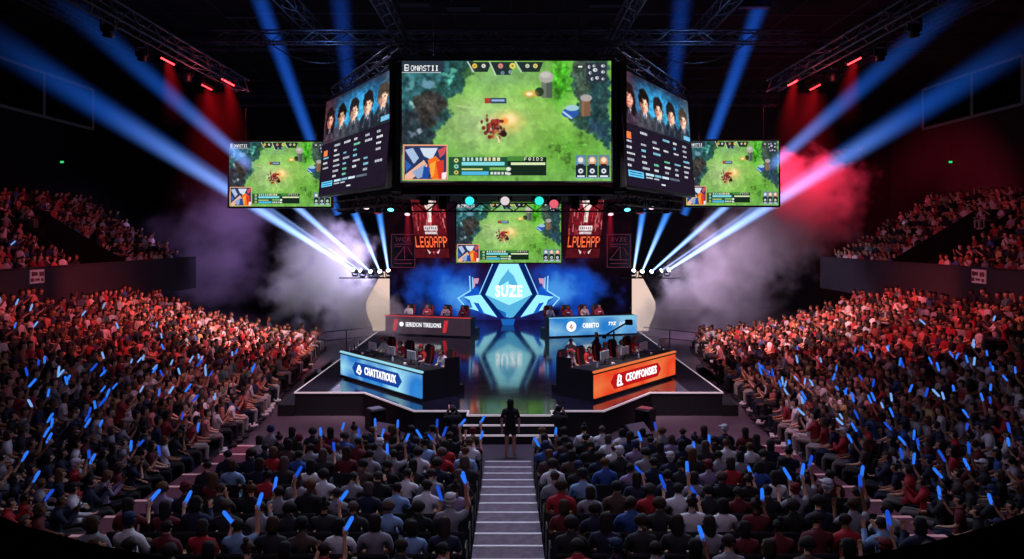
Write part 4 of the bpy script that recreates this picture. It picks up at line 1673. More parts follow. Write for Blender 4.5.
# lit fabric sails at the outer ends of the back desks
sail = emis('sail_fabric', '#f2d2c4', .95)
for s, sd in ((-1, 'left'), (1, 'right')):
    mx = lambda px: px if s < 0 else 1021.5 - px
    pc = P(mx(385), 336, 41.8)
    r = empty('fabric_sail', (pc.x, 41.8, ST), label=f'tall glowing cream sail-shaped panel at the outer end of the {sd} back desk', cat='panel')
    kk = 41.8 / F
    pts = [(389.5, 336), (389.5, 277), (383, 277), (378, 285), (371, 298), (366.5, 307), (366, 314), (369, 324), (372, 330), (373, 336)]
    pp = [((mx(x) - mx(385)) * kk, (336 - y) * kk) for x, y in pts]
    MB().plate(pp if s > 0 else pp[::-1], -.04, .04).build('fabric', sail, r)
    m = MB()
    for a_, b_ in zip(pp, pp[1:] + pp[:1]):
        m.tube((a_[0], .05, a_[1]), (b_[0], .05, b_[1]), .03, n=5)
    m.build('frame', M['black_metal'], r)

# ------------------------------------------------------------------ desks
M['desk_black'] = pbr('desk_black', '#0d0e12', .5, 0, .2, 4)
M['white_ink'] = emis('white_ink', '#f4f6fa', 1.25)


def grad_emit(name, stops, strength, angle=0.0):
    """Lit desk front: diagonal facets of colour in the panel's own coordinates."""
    m, nt, N, L = new_mat(name)
    out = N.new('ShaderNodeOutputMaterial')
    e = N.new('ShaderNodeEmission')
    tc = N.new('ShaderNodeTexCoord')
    mp = N.new('ShaderNodeMapping')
    mp.inputs['Rotation'].default_value = (0, angle, 0)
    mp.inputs['Scale'].default_value = (.42, 1, .42)
    L.new(tc.outputs['Object'], mp.inputs[0])
    v = N.new('ShaderNodeTexVoronoi')
    v.feature = 'F1'
    v.inputs['Scale'].default_value = 1.6
    L.new(mp.outputs[0], v.inputs['Vector'])
    r = N.new('ShaderNodeValToRGB')
    r.color_ramp.elements[0].color = (*lin(stops[0]), 1)
    r.color_ramp.elements[1].color = (*lin(stops[-1]), 1)
    r.color_ramp.elements[1].position = .8
    q = r.color_ramp.elements.new(.4)
    q.color = (*lin(stops[1]), 1)
    L.new(v.outputs['Distance'], r.inputs[0])
    L.new(r.outputs[0], e.inputs[0])
    e.inputs[1].default_value = strength
    L.new(e.outputs[0], out.inputs[0])
    return m


def front_desk(s, label, word, pal, plate_c, word_c):
    """Long player desk set at an angle; x runs along its front, y backwards from it."""
    A, B = Vector((s * 6.66, 28.05, ST)), Vector((s * 2.9, 23.8, ST))
    if s < 0:
        o, d = A, (B - A)
    else:
        o, d = B, (A - B)
    L = d.length
    rz = math.atan2(d.y, d.x)
    r = empty('player_desk', o, rz, label=label, cat='desk')
    pm = grad_emit('desk_front_' + ('blue' if s < 0 else 'red'), pal, 1.0, .5)
    MB().box((L / 2, -.03, .52), (L, .06, .8), bev=.01).build('front_panel', pm, r)
    MB().box((L / 2, .0, .05), (L + .04, .12, .1)).build('plinth', M['desk_black'], r)
    MB().box((L / 2, -.02, .955), (L + .04, .07, .05)).build('black_strip', M['desk_black'], r)  # solid black strip between the front panel and the top trim
    MB().box((L / 2, -.03, 1.02), (L + .06, .1, .07), bev=.01).build('light_strip', emis('desk_strip_' + ('blue' if s < 0 else 'red'), pal[3], .9), r)
    MB().box((L / 2, .5, 1.03), (L, .98, .05), bev=.01).build('tabletop', M['black_fabric'], r)
    xe = L - .04 if s < 0 else .04
    MB().box((xe, .5, .5), (.08, 1.0, 1.0)).build('end_panel', M['desk_black'], r)
    MB().box((xe, 1.28, .69), (.08, .62, 1.38)).build('end_panel', M['desk_black'], r)
    # lozenge plate with the icon and the name
    cx = L * .48
    w, h = L * .62, .52
    poly = [(cx - w / 2, .52), (cx - w / 2 + .25, .52 + h / 2), (cx + w / 2 - .25, .52 + h / 2), (cx + w / 2, .52), (cx + w / 2 - .25, .52 - h / 2), (cx - w / 2 + .25, .52 - h / 2)]
    npl = MB().plate(poly, -.075, -.055).build('name_plate', emis('name_plate_' + plate_c.strip('#'), plate_c, .85), r)
    letters(word, .4, M['white_ink'], npl, (cx + .3, -.085, .53), (math.pi / 2, 0, 0), bold=.008, fit=w * .62)
    ic = MB()
    x = cx - w / 2 + .55
    if s < 0:
        ic.path([(x - .15, -.085, .4), (x + .0, -.085, .68), (x + .12, -.085, .6), (x - .1, -.085, .5)], .035)
        ic.path([(x - .12, -.085, .42), (x + .08, -.085, .36), (x + .18, -.085, .5), (x + .08, -.085, .52)], .035)
    else:
        ic.path([(x - .06, -.085, .72), (x - .1, -.085, .58), (x - .14, -.085, .36), (x + .18, -.085, .36)], .035)
        ic.path([(x - .06, -.085, .72), (x + .08, -.085, .66), (x + .06, -.085, .5), (x + .12, -.085, .36)], .035)
        ic.path([(x - .1, -.085, .5), (x + .06, -.085, .5)], .03)
    ic.build('icon', M['white_ink'], npl)
    return r, L, rz


deskL = front_desk(-1, 'angled blue-lit player desk with white lettering, at the left of the stage front', 'CHATTATIOUX', ['#46a4e4', '#2a7cd0', '#1850b0', '#9fe0f4'], '#1748a8', None)
deskR = front_desk(1, 'angled red-orange player desk with white lettering, at the right of the stage front', 'CEOPFONSIES', ['#fa8040', '#ea4424', '#c81a18', '#ee7a44'], '#c8141c', None)


def back_desk(s, label):
    ax, bx = (385.5, 470.6) if s < 0 else (549.4, 636.9)
    ya, yb_ = (40.3, 38.9) if s < 0 else (38.9, 40.3)
    A, B = Vector(((ax - CX) * ya / F, ya, ST)), Vector(((bx - CX) * yb_ / F, yb_, ST))
    d = B - A
    L = d.length
    rz = math.atan2(d.y, d.x)
    r = empty('caster_desk', A, rz, label=label, cat='desk')
    if s < 0:
        fm = pbr('plum_panel', '#3a3038', .5, 0, .1, 3, emit='#453540', estr=.55)
        sm = emis('desk_red_strip', '#d8404a', .8)
    else:
        fm = grad_emit('desk_front_sky', ['#3fa4e8', '#2a86dc', '#2272c8', '#8fd0f4'], .85, .2)
        sm = emis('desk_pale_strip', '#7fc4e8', .9)
    MB().box((L / 2, 0, .56), (L, .06, .98), bev=.01).build('front_panel', fm, r)
    MB().box((L / 2, .02, .035), (L - .02, .08, .07)).build('plinth', M['desk_black'], r)
    MB().box((L / 2, -.01, 1.08), (L + .04, .1, .05)).build('light_strip', sm, r)
    MB().box((L / 2, .4, 1.07), (L, .8, .05), bev=.01).build('tabletop', M['desk_black'], r)
    for q in (0.03, L - .03):
        MB().box((q, .4, .53), (.06, .8, 1.06)).build('end_panel', M['desk_black'], r)
    Rr = (math.pi / 2, 0, 0)
    y = -.04
    if s < 0:
        for x in (.57, 3.62):
            MB().plate([(x - .1, .22), (x + .1, .22), (x + .24, .9), (x, .9)], y - .01, y).build('red_slash', emis('red_slash_%d' % int(x), '#d8343c', .85), r)
        MB().lathe([(.13, 0), (.13, .012)], 18, c=(1.02, y, .62), R=Matrix.Rotation(math.pi / 2, 3, 'X')).build('round_mark', M['white_ink'], r)
        letters('SEREDON TIRELIONS', .34, M['white_ink'], r, (2.35, y - .005, .6), Rr, bold=.004, fit=2.15)
    else:
        rm = MB().lathe([(.29, 0), (.29, .012)], 24, c=(1.28, y, .58), R=Matrix.Rotation(math.pi / 2, 3, 'X')).build('round_mark', M['white_ink'], r)
        m = MB()
        m.plate([(1.14, .5), (1.3, .76), (1.34, .62), (1.24, .5)], y - .03, y - .014)
        m.plate([(1.3, .42), (1.44, .6), (1.34, .56), (1.22, .44)], y - .03, y - .014)
        m.build('round_mark_figure', emis('mark_orange', '#d89060', .8), rm)
        letters('OBBETO', .36, M['white_ink'], r, (2.45, y - .005, .6), Rr, bold=.01, fit=.98)
        letters('TYZ', .26, M['white_ink'], r, (3.72, y - .005, .66), Rr, bold=.008, sx=.9, shear=.3)
        letters('J.LF', .24, M['white_ink'], r, (4.35, y - .005, .66), Rr, bold=.0, sx=.8, shear=.3)
    return r, A, d, L, rz


bdL = back_desk(-1, 'dark plum back desk with red slashes and white lettering, left of the emblem')
bdR = back_desk(1, 'sky blue back desk with a round white mark, right of the emblem')


# ------------------------------------------------------------------ desk gear
def gear_base():
    r = empty('monitor')
    cs = MB().box((0, 0, .33), (.54, .04, .32), bev=.015).build('casing', pbr('monitor_back', '#a4b4be', .45, 0, .15, 4), r)
    MB().box((0, .024, .33), (.5, .006, .28)).build('display', emis('monitor_display', '#7fb0c8', 1.4), cs)
    MB().tube((0, -.01, .03), (0, -.01, .25), .025).build('stand', M['black_plastic'], r)
    MB().box((0, 0, .012), (.26, .2, .024), bev=.008).build('base', M['black_plastic'], r)
    return r


def keyboard_base():
    r = empty('keyboard')
    kc = MB().box((0, 0, .012), (.42, .15, .022), bev=.006).build('case', M['black_plastic'], r)
    m = MB()
    for i in range(4):
        for j in range(12):
            m.box((-.185 + j * .0336, -.05 + i * .033, .027), (.027, .026, .01))
    m.build('keys', pbr('keycaps', '#34363e', .6, emit='#6a4a9a', estr=.15), kc)
    return r


def chair_base():
    """High-backed racing-style chair facing +Y."""
    r = empty('gaming_chair')
    red, blk = pbr('chair_red', '#a01822', .55, 0, .15, 8), M['black_fabric']
    MB().box((0, .02, .46), (.52, .5, .12), bev=.05).build('seat', blk, r)
    m = MB()
    m.T = Matrix.Translation((0, -.27, .92)) @ Matrix.Rotation(math.radians(7), 4, 'X')
    m.plate([(-.2, -.42), (.2, -.42), (.27, -.1), (.29, .2), (.24, .42), (.15, .5), (-.15, .5), (-.24, .42), (-.29, .2), (-.27, -.1)], -.05, .05)
    bk = m.build('backrest', blk, r)
    m = MB()
    m.T = Matrix.Translation((0, -.27, .92)) @ Matrix.Rotation(math.radians(7), 4, 'X')
    for s in (-1, 1):
        m.plate([(s * .2, -.4), (s * .27, -.1), (s * .29, .2), (s * .24, .42), (s * .18, .4), (s * .22, .18), (s * .2, -.1), (s * .15, -.38)][::s], -.062, .075)
    m.build('side_bolster', red, bk)['label'] = 'red bolster stripes'
    for s in (-1, 1):
        m = MB()
        m.box((s * .3, .02, .66), (.07, .3, .035), bev=.012)
        m.box((s * .3, .02, .55), (.04, .06, .2))
        m.build('armrest', M['black_plastic'], r)
    MB().tube((0, 0, .1), (0, 0, .42), .03).build('gas_lift', M['black_metal'], r)
    m = MB()
    for k in range(5):
        a = 2 * math.pi * k / 5
        m.tube((0, 0, .11), (.3 * math.cos(a), .3 * math.sin(a), .07), .022, .016)
        m.ball((.3 * math.cos(a), .3 * math.sin(a), .035), .035, n=8, m=5)
    m.build('wheel_base', M['black_plastic'], r)
    return r


mon0, key0, chr0 = gear_base(), keyboard_base(), chair_base()
chr0.scale = (.95, .95, .9)
used = set()


def put(proto, loc, rz, label, cat, group=None):
    o = proto if proto.name not in used else copy_tree(proto)
    used.add(o.name)
    o.location = loc
    o.rotation_euler = (0, 0, rz)
    tag(o, label, cat, group)
    return o


players_todo = []
for (r, L, rz), s, sd, cl in ((deskL, -1, 'left', 'blue'), (deskR, 1, 'right', 'red')):
    ex = Vector((math.cos(rz), math.sin(rz), 0))
    ey = Vector((-math.sin(rz), math.cos(rz), 0))
    o = Vector(r.location)
    n = 4 if s < 0 else 5
    RS = .26
    MB().box((L / 2 + (-.1 if s < 0 else .1), 1.55, RS / 2), (L - .45, 1.0, RS)).build('riser', M['desk_black'], r)
    outer = ['outermost', 'second from outer end', 'second from inner end', 'innermost'] if n == 4 else ['outermost', 'second from outer end', 'middle', 'second from inner end', 'innermost']
    for i in range(n):
        t = (i + .62) / (n + .2)
        x = L * t if s < 0 else L * (1 - t)
        w = outer[i]
        put(chr0, o + ex * x + ey * 1.5 + Vector((0, 0, RS)), rz + math.pi, f'red and black gaming chair behind the {cl} desk, {w}', 'chair')
        put(key0, o + ex * (x + .02) + ey * .72 + Vector((0, 0, 1.055)), rz, f'black keyboard on the {cl} player desk, {w} of its row', 'keyboard')
        players_todo.append(('player', o + ex * x + ey * 1.5 + Vector((0, 0, RS)), rz + math.pi, f'player in headset and jersey behind the {cl} desk, {w}', i, s))
    for i in range(4):
        t = (i + .22) / 4.2
        x = L * t if s < 0 else L * (1 - t)
        w = ['outermost', 'second from outer end', 'second from inner end', 'innermost'][i]
        put(mon0, o + ex * x + ey * .42 + Vector((0, 0, 1.055)), rz, f'grey-backed monitor on the {cl} player desk, {w} of four', 'monitor')
    r2 = random.Random(5 + s)
    for i in range(6):
        x = L * (i + .5) / 6 + r2.uniform(-.15, .15)
        kind = i % 3
        p = o + ex * x + ey * r2.uniform(.12, .24) + Vector((0, 0, 1.055))
        w = ['outermost', 'second', 'third', 'fourth', 'fifth', 'innermost'][i if s < 0 else 5 - i]
        if kind == 0:
            m = MB().lathe([(.032, 0), (.034, .02), (.034, .13), (.014, .17), (.014, .2)], 10)
            b = m.build('water_bottle', pbr(f'bottle_{sd}_{i}', '#9fb8c8', .2), None, p)
            MB().lathe([(.016, .195), (.016, .22)], 8).build('cap', pbr(f'cap_{sd}_{i}', '#2858a8', .5), b)
            tag(b, f'small clear water bottle near the front edge of the {cl} desk, {w} of its clutter', 'bottle')
        elif kind == 1:
            b = MB().lathe([(.035, 0), (.04, .01), (.042, .1), (.038, .1), (.034, .015)], 12).build('mug', pbr(f'mug_{sd}_{i}', '#d8d4d8', .4), None, p)
            MB().path([(.04, 0, .08), (.07, 0, .07), (.07, 0, .035), (.04, 0, .025)], .007, 5).build('handle', pbr(f'mug_handle_{sd}_{i}', '#d8d4d8', .4), b)
            tag(b, f'small pale mug near the front edge of the {cl} desk, {w} of its clutter', 'mug')
        else:
            b = empty('camera_unit', p, rz, label=f'little black webcam on a stub stand at the {cl} desk edge, {w} of its clutter', cat='camera')
            MB().tube((0, 0, 0), (0, 0, .14), .012).build('stand', M['black_metal'], b)
            MB().box((0, 0, .17), (.12, .07, .06), bev=.01).build('body', M['black_plastic'], b)
            MB().lathe([(.022, 0), (.022, .03)], 10, c=(0, -.03, .17), R=Matrix.Rotation(math.pi / 2, 3, 'X')).build('lens', M['eye'], b)
for (r, A, d, L, rz), s, sd in ((bdL, -1, 'plum'), (bdR, 1, 'sky blue')):
    ex, ey = d.normalized(), Vector((-d.normalized().y, d.normalized().x, 0))
    for i in range(4):
        x = ([.95, 2.1, 3.25, 4.3] if s < 0 else [.42, 1.5, 2.55, 3.45])[i]
        w = ORD[i]
        p = A + ex * x + ey * 1.25 + Vector((0, 0, .36))
        if i == 0:
            MB().box((L / 2, 1.4, .18), (L - .2, 1.1, .36)).build('riser', M['desk_black'], r)
        put(chr0, p, rz + math.pi, f'high-backed red and black chair behind the {sd} back desk, {w} from its left end', 'chair')
        players_todo.append(('commentator', p, rz + math.pi, f'person in red or pale top behind the {sd} back desk, {w} from left', i, s))
    x = .2 if s < 0 else L - .2
    p = A + ex * x + ey * .4 + Vector((0, 0, 1.095))
    b = empty('microphone', p, rz, label=f'small black microphone on the outer end of the {sd} back desk', cat='microphone')
    MB().lathe([(.08, 0), (.08, .02), (.02, .03)], 12).build('base', M['black_metal'], b)
    MB().tube((0, 0, .02), (0, .06, .3), .012).build('stem', M['black_metal'], b)
    MB().ball((0, .07, .34), (.05, .05, .07), n=10, m=6).build('head', M['black_plastic'], b)

# ------------------------------------------------------------------ floor gear
def wedge(loc, rz, label, k=1.0):
    r = empty('stage_monitor', loc, rz, label=label, cat='speaker')
    m = MB()
    w = .36 * k
    pr = [(-.3 * k, 0), (.3 * k, 0), (.3 * k, .2 * k), (-.12 * k, .46 * k), (-.3 * k, .4 * k)]
    vs = [(-w, y, z) for y, z in pr] + [(w, y, z) for y, z in pr]
    n = len(pr)
    m.add(vs, [list(range(n)), [n + i for i in range(n)][::-1]] + [(i, n + i, n + (i + 1) % n, (i + 1) % n) for i in range(n)])
    cb = m.build('cabinet', M['black_plastic'], r)
    g = MB()
    a, b = Vector((0, .29 * k, .215 * k)), Vector((0, -.1 * k, .462 * k))
    nrm = Vector((0, .26, .42)).normalized() * .012
    g.add([a + nrm + Vector((-w * .9, 0, 0)), a + nrm + Vector((w * .9, 0, 0)), b + nrm + Vector((w * .9, 0, 0)), b + nrm + Vector((-w * .9, 0, 0))], [(0, 1, 2, 3)])
    g.build('grille', pbr('speaker_grille', '#66626c', .6, .3, .2, 40), cb)
    return r


def sub_box(loc, rz, label, topc):
    r = empty('subwoofer', loc, rz, label=label, cat='speaker')
    cb = MB().box((0, 0, .36), (.56, .5, .72), bev=.03).build('cabinet', M['black_plastic'], r)
    MB().box((0, 0, .725), (.42, .36, .02)).build('lid', pbr('lid_' + topc.strip('#'), topc, .5, 0, .1, 6), cb)
    m = MB()
    for k in range(7):
        m.box((0, -.255, .1 + k * .09), (.46, .012, .03))
    m.build('grille', M['black_metal'], cb)
    return r


for s, sd in ((-1, 'left'), (1, 'right')):
    mx = lambda px: px if s < 0 else 1021 - px
    p = P(mx(372), 402, 22.9)
    sub_box((p.x, 23.5, 0), math.radians(-s * 36 * -1) * -1, f'black bass speaker with a {"grey" if s < 0 else "reddish"} top against the {sd} slanted stage front', '#8a8f9c' if s < 0 else '#a8505a')
    p = P(mx(382), 432, 21.9)
    wedge((p.x, 22.3, 0), math.radians(150 if s < 0 else -150), f'black wedge loudspeaker on the floor before the {sd} slanted stage front', 1.1)
wedge((P(313.5, 378, 31).x, 31, 0), math.radians(100), 'black wedge loudspeaker on the floor left of the stage, nearer one of two', 1.15)
wedge((P(329, 370, 33.6).x, 33.6, 0), math.radians(100), 'black wedge loudspeaker on the floor left of the stage, farther one of two', 1.1)
wedge((P(705.5, 374, 32).x, 32, 0), math.radians(-100), 'black wedge loudspeaker on the floor right of the stage', 1.25)


def floor_cable(pix, label, r=.035):
    pts = []
    for px, py in pix:
        y = H * F / (py - HY)
        pts.append(Vector(((px - CX) * y / F, y, r)))
    q = []
    for i in range(len(pts) - 1):
        p0, p1, p2, p3 = pts[max(0, i - 1)], pts[i], pts[i + 1], pts[min(len(pts) - 1, i + 2)]
        for k in range(5):
            t = k / 5
            q.append(.5 * (2 * p1 + (p2 - p0) * t + (2 * p0 - 5 * p1 + 4 * p2 - p3) * t * t + (3 * p1 - p0 - 3 * p2 + p3) * t ** 3))
    q.append(pts[-1])
    o = MB().path(q, r, 6).build('floor_cable', pbr('cable_jacket', '#a89aa2', .6))
    tag(o, label, 'cable')


floor_cable([(727, 374), (738, 378), (741, 384), (748, 389), (752, 394), (764, 399), (778, 402)], 'pale cable snaking over the floor right of the stage towards the front row')
floor_cable([(770, 407), (780, 408), (792, 409.5)], 'short pale cable piece on the floor before the right stand')
floor_cable([(240, 412), (252, 404), (265, 394), (276, 388)], 'pale cable along the foot of the left stand')
for s, sd in ((-1, 'left'), (1, 'right')):
    r = empty('crowd_barrier', (s * 10.7, 39.4, 0), label=f'thin dark barrier rail at the far end of the {sd} front row', cat='barrier')
    for q in (0, -s * 2.4, -s * 4.8):
        MB().tube((q * .55, 0 + abs(q) * .5, 0), (q * .55, abs(q) * .5, 1.05), .035).build('post', M['truss'], r)
    MB().tube((0, 0, 1.05), (-s * 2.64, 2.4, 1.05), .03).build('rail', M['truss'], r)
    MB().tube((0, 0, .55), (-s * 2.64, 2.4, .55), .025).build('rail', M['truss'], r)
    # small lit signs
    p = P(62 if s < 0 else 950.5, 162, 48)
    r = empty('exit_sign', (p.x, 48, p.z), label=f'tiny green lit exit sign on the dark {sd} side', cat='sign')
    MB().box((0, .04, 0), (.34, .08, .22)).build('housing', M['black_plastic'], r)
    MB().box((0, -.004, 0), (.24, .012, .13)).build('lit_face', emis('exit_green_' + sd, '#38e878', 1.0), r)
    MB().tube((0, .04, .18), (0, .04, 1.2), .03).build('hanger', M['black_metal'], r)
    p = P(36 if s < 0 else 982.5, 274.5 if s < 0 else 273.5, 30.5)
    r = empty('wall_sign', (s * 20.72, 30.8, 4.72), -s * math.pi / 2 * -1 + (0 if s < 0 else 0), label=f'small pinkish block sign on the {sd} upper stand parapet', cat='sign')
    r.rotation_euler = (0, 0, math.pi / 2 if s < 0 else -math.pi / 2)
    MB().box((0, 0, 0), (.9, .06, .6), bev=.01).build('board', pbr('sign_pink_' + sd, '#d8a8b0', .5, 0, .05, 4, emit='#d89aa8', estr=.12), r)
    m = MB()
    for a_, b_, c_, d_ in ((-.32, .12, .16, .2), (-.12, .12, .22, .16), (.25, .1, .3, .2), (-.35, -.14, .2, .16), (-.02, -.14, .3, .1), (.3, -.16, .16, .14)):
        m.box((a_, -.035, b_), (c_, .012, d_))
    m.build('marks', pbr('sign_marks_' + sd, '#7a2430', .6), r)
    p = P(43 if s < 0 else 969, 219, 37)
    r = empty('wall_sign', (s * 25.38, 36.8, 6.55), label=f'dim little white sign on the back wall of the {sd} way-out', cat='sign')
    r.rotation_euler = (0, 0, math.pi / 2 if s < 0 else -math.pi / 2)
    MB().box((0, 0, 0), (.7, .04, .36)).build('board', pbr('dim_sign_' + sd, '#8f96a0', .6, emit='#8a94a8', estr=.22), r)
    MB().box((0, -.025, 0), (.4, .01, .12)).build('marks', pbr('dim_sign_marks_' + sd, '#20242c', .6), r)
# ------------------------------------------------------------------ who sits where
def project(p):
    return CX + F * p[0] / p[1], HY + F * (H - p[2]) / p[1]


def behind_balcony(p):
    """Hidden by the balcony front the picture is taken over."""
    x, y, dz = p[0], p[1], p[2] - H
    a = (x / 7.4) ** 2 + (y / 6.9) ** 2
    b = -2 * y * 11.2 / 6.9 ** 2
    c = (11.2 / 6.9) ** 2 - 1
    D = b * b - 4 * a * c
    if D <= 0:
        return False
    t = (-b - math.sqrt(D)) / (2 * a)
    return 0 < t < 1 and H + t * dz < 4.33


def in_view(p, m=6):
    q = (p[0], p[1], p[2] + 1.25)
    px, py = project(q)
    return -m < px < 1024 + m and -6 < py < 565 and not behind_balcony(q)


SEATS = []
rs = random.Random(77)
for s, sd in ((-1, 'left'), (1, 'right')):
    for row in range(10):
        for j in range(11):
            x, y = s * (.93 + j * .535), 18.6 - row * 1.0
            p = Vector((x, y, riser_z(row)))
            if in_view(p):
                SEATS.append(dict(p=p, rz=0.0, block='floor', s=s, row=row, j=j,
                                  where=f'{ordn(row)} row from stage, {ordn(j)} seat {sd} of stairs'))
    for r in range(NROW):
        d = .28 + r * ROWD
        nrow = int((Y1S - .4 - 10.6) / .52)
        for j in range(nrow):
            y = 10.6 + j * .52 + (.2 if r % 2 else 0)
            if s > 0 and r > 6 and 24.0 < y < 25.3:
                continue
            x = front_x(y) + d
            if x > 20.2:
                continue
            p = Vector((s * x, y, low_z(r * ROWD)))
            if not in_view(p, 110):
                continue
            base = math.pi / 2 * -s * -1
            rz0 = math.pi / 2 * s
            tx, ty = 0 - p.x, 33 - p.y
            rzt = math.atan2(-tx, ty)
            rz = rz0 + (rzt - rz0) * .6
            SEATS.append(dict(p=p, rz=rz, block='lower', s=s, row=r, j=j,
                              where=f'{sd} stand, {ordn(r)} row, {ordn(j)} seat from near end'))
    for r in range(8):
        xr, z = up_row(r)
        for j in range(48):
            y = 22.4 + j * .52 + (.2 if r % 2 else 0)
            if y > Y1U - .3 or (GAP0 - .3 < y < GAP1 + .3 and r < 5):
                continue
            p = Vector((s * (xr - .1), y, z))
            if not in_view(p, 110):
                continue
            SEATS.append(dict(p=p, rz=math.pi / 2 * s, block='upper', s=s, row=r, j=j, where=''))

for q in SEATS:
    q['taken'] = rs.random() < (.97 if q['block'] == 'floor' else .95 if q['block'] == 'lower' else .86)
taken = [q for q in SEATS if q['taken']]
taken.sort(key=lambda q: q['p'].y + (q['p'].x ** 2) * .004)
near = [q for q in taken if in_view(q['p'])][:300]
near_set = {id(q) for q in near}
far = [q for q in taken if id(q) not in near_set]
near_ids = {id(q) for q in near}

# ------------------------------------------------------------------ spectators one could count
PROTO = [
    (make_human('sit', 'lap', 'lap', .02, 0, 0, hair=('short', 'curly', 'bob')), 5),
    (make_human('sit', 'cross', 'lap', -.06, .25, 0, sleeves='long', hair=('short', 'curly', 'cap')), 3),
    (make_human('sit', 'lap', 'chin', .16, -.3, .1, hair=('short', 'curly')), 2),
    (make_human('sit', 'lap', 'lap', .05, .1, .05, female=True, hair=('long', 'bob', 'bun')), 4),
    (make_human('sit', 'mid', 'up', .0, 0, -.05, hair=('short', 'cap')), 0),
    (make_human('sit', 'lap', 'mid', .0, .1, -.05, female=True, hair=('long', 'bun')), 0),
    (make_human('sit', 'phone', 'phone', .06, 0, .12, sleeves='long', hair=('short', 'bob')), 1),
]
HAIRWORD = {'short': 'short hair', 'curly': 'curly hair', 'cap': 'a cap', 'long': 'long hair', 'bob': 'bobbed hair', 'bun': 'hair bun'}
SHIRTS = [('black', '#0f0f13', 6), ('charcoal', '#24242b', 6), ('navy', '#161d3a', 5), ('grey', '#8a8a94', 5), ('white', '#d4d4dc', 4), ('maroon', '#5e1722', 3), ('red', '#a81f2c', 3), ('blue', '#2c4f94', 2),
          ('pale blue', '#7fa2cc', 2), ('brown', '#4a3a34', 2), ('lilac', '#8a7a9c', 1)]


def pick(r, table):
    t = r.uniform(0, sum(x[-1] for x in table))
    for x in table:
        t -= x[-1]
        if t <= 0:
            return x
    return table[-1]


def seat_base():
    r = empty('folding_seat')
    MB().box((0, .0, .42), (.46, .44, .07), bev=.03).build('seat', M['black_fabric'], r)
    m = MB()
    m.T = Matrix.Translation((0, -.235, .66)) @ Matrix.Rotation(math.radians(8), 4, 'X')
    m.box((0, 0, 0), (.45, .06, .46), bev=.025)
    m.build('backrest', M['black_fabric'], r)
    for s in (-1, 1):
        MB().box((s * .235, -.05, .3), (.03, .34, .6), bev=.01).build('side_frame', M['black_plastic'], r)
    return r


seat0 = seat_base()
seat_used = False
STICK_ME = None


def stick_mesh():
    m = MB().lathe([(.018, 0), (.033, .02), (.036, .05), (.036, .25), (.03, .29), (.012, .31)], 10)
    a = m.mesh('light_stick', M['stick'])
    b = MB().lathe([(.02, -.07), (.022, -.01), (.03, .0)], 8).mesh('grip', M['stick_cap'])
    return a, b


STICK_ME, GRIP_ME = stick_mesh()
PALE_ME = STICK_ME.copy()
PALE_ME.materials.clear()
PALE_ME.materials.append(M['stick_pale'])
n_sticks = 0
DEEP_ME = STICK_ME.copy()
DEEP_ME.materials.clear()
DEEP_ME.materials.append(M['stick_deep'])


def light_stick(p, d, where, two='', scale=.86, pale=False):
    global n_sticks
    n_sticks += 1
    o = link('light_stick', PALE_ME if pale else DEEP_ME if n_sticks % 3 == 0 else STICK_ME, None)
    o.matrix_world = Matrix.Translation(p) @ frame_from((0, 0, 0), d).to_4x4() @ Matrix.Scale(scale, 4)
    tag(o, f'{"pale" if pale else "blue"} light stick{two}, {where}', 'light stick', 'glowing light sticks in the audience')
    g = link('grip', GRIP_ME, o)
    return o


for q in near:
    r = random.Random(int(q['p'].x * 997) * 37 + int(q['p'].y * 419))
    raise_p = .13 if q['block'] == 'floor' else .3
    if q['block'] == 'floor' and q['row'] > 7 and abs(q['p'].x) < 1.5:
        raise_p = 0
    u = r.random()
    if u < raise_p * .55:
        proto = PROTO[4][0]
    elif u < raise_p:
        proto = PROTO[5][0]
    else:
        proto = pick(r, PROTO)[0]
    hair = r.choice(sorted(proto['hair']))
    sname, sc, _ = pick(r, SHIRTS)
    p = q['p'] + Vector((r.uniform(-.04, .04), r.uniform(-.04, .04), 0))
    rz = q['rz'] + r.uniform(-.12, .12)
    k = r.uniform(.95, 1.06)
    hc = r.choice(HAIRC)
    if hair == 'cap':
        hc = r.choice(['#14141a', '#6a1822', '#1c2a52', '#c8c8d0'])
    o = place_human(proto, hair, p, rz, sc, hc, r.choice(SKIN), 'spectator',
                    f'person in {sname} top, {q["where"]}', 'seated spectators', k)
    q['colour'] = sname
    Rz = Matrix.Rotation(rz, 3, 'Z')
    if proto is PROTO[4][0]:
        for n, two in (('L', ' in left hand'), ('R', ' in right hand')):
            if n == 'L' and r.random() < .3:
                continue
            h, d, side = proto['hands'][n]
            dd = Rz @ (Vector((r.uniform(-.6, .6) + (-.25 if n == 'L' else .25), r.uniform(-.1, .9), 1)))
            light_stick(p + Rz @ (h * k) - dd.normalized() * .04, dd, q['where'], two)
    elif proto is PROTO[5][0]:
        h, d, side = proto['hands']['R']
        dd = Rz @ Vector((r.uniform(-.9, .9), r.uniform(-.1, .9), 1))
        light_stick(p + Rz @ (h * k) - dd.normalized() * .04, dd, q['where'])
for q in SEATS:
    if id(q) in near_ids or (not q['taken'] and q['block'] == 'floor'):
        o = copy_tree(seat0) if seat_used else seat0
        seat_used = True
        o.location = q['p']
        o.rotation_euler = (0, 0, q['rz'])
        tag(o, f'black seat {"under person in " + q["colour"] if q["taken"] else "left empty"}, {q["where"]}', 'seat', 'black folding seats')

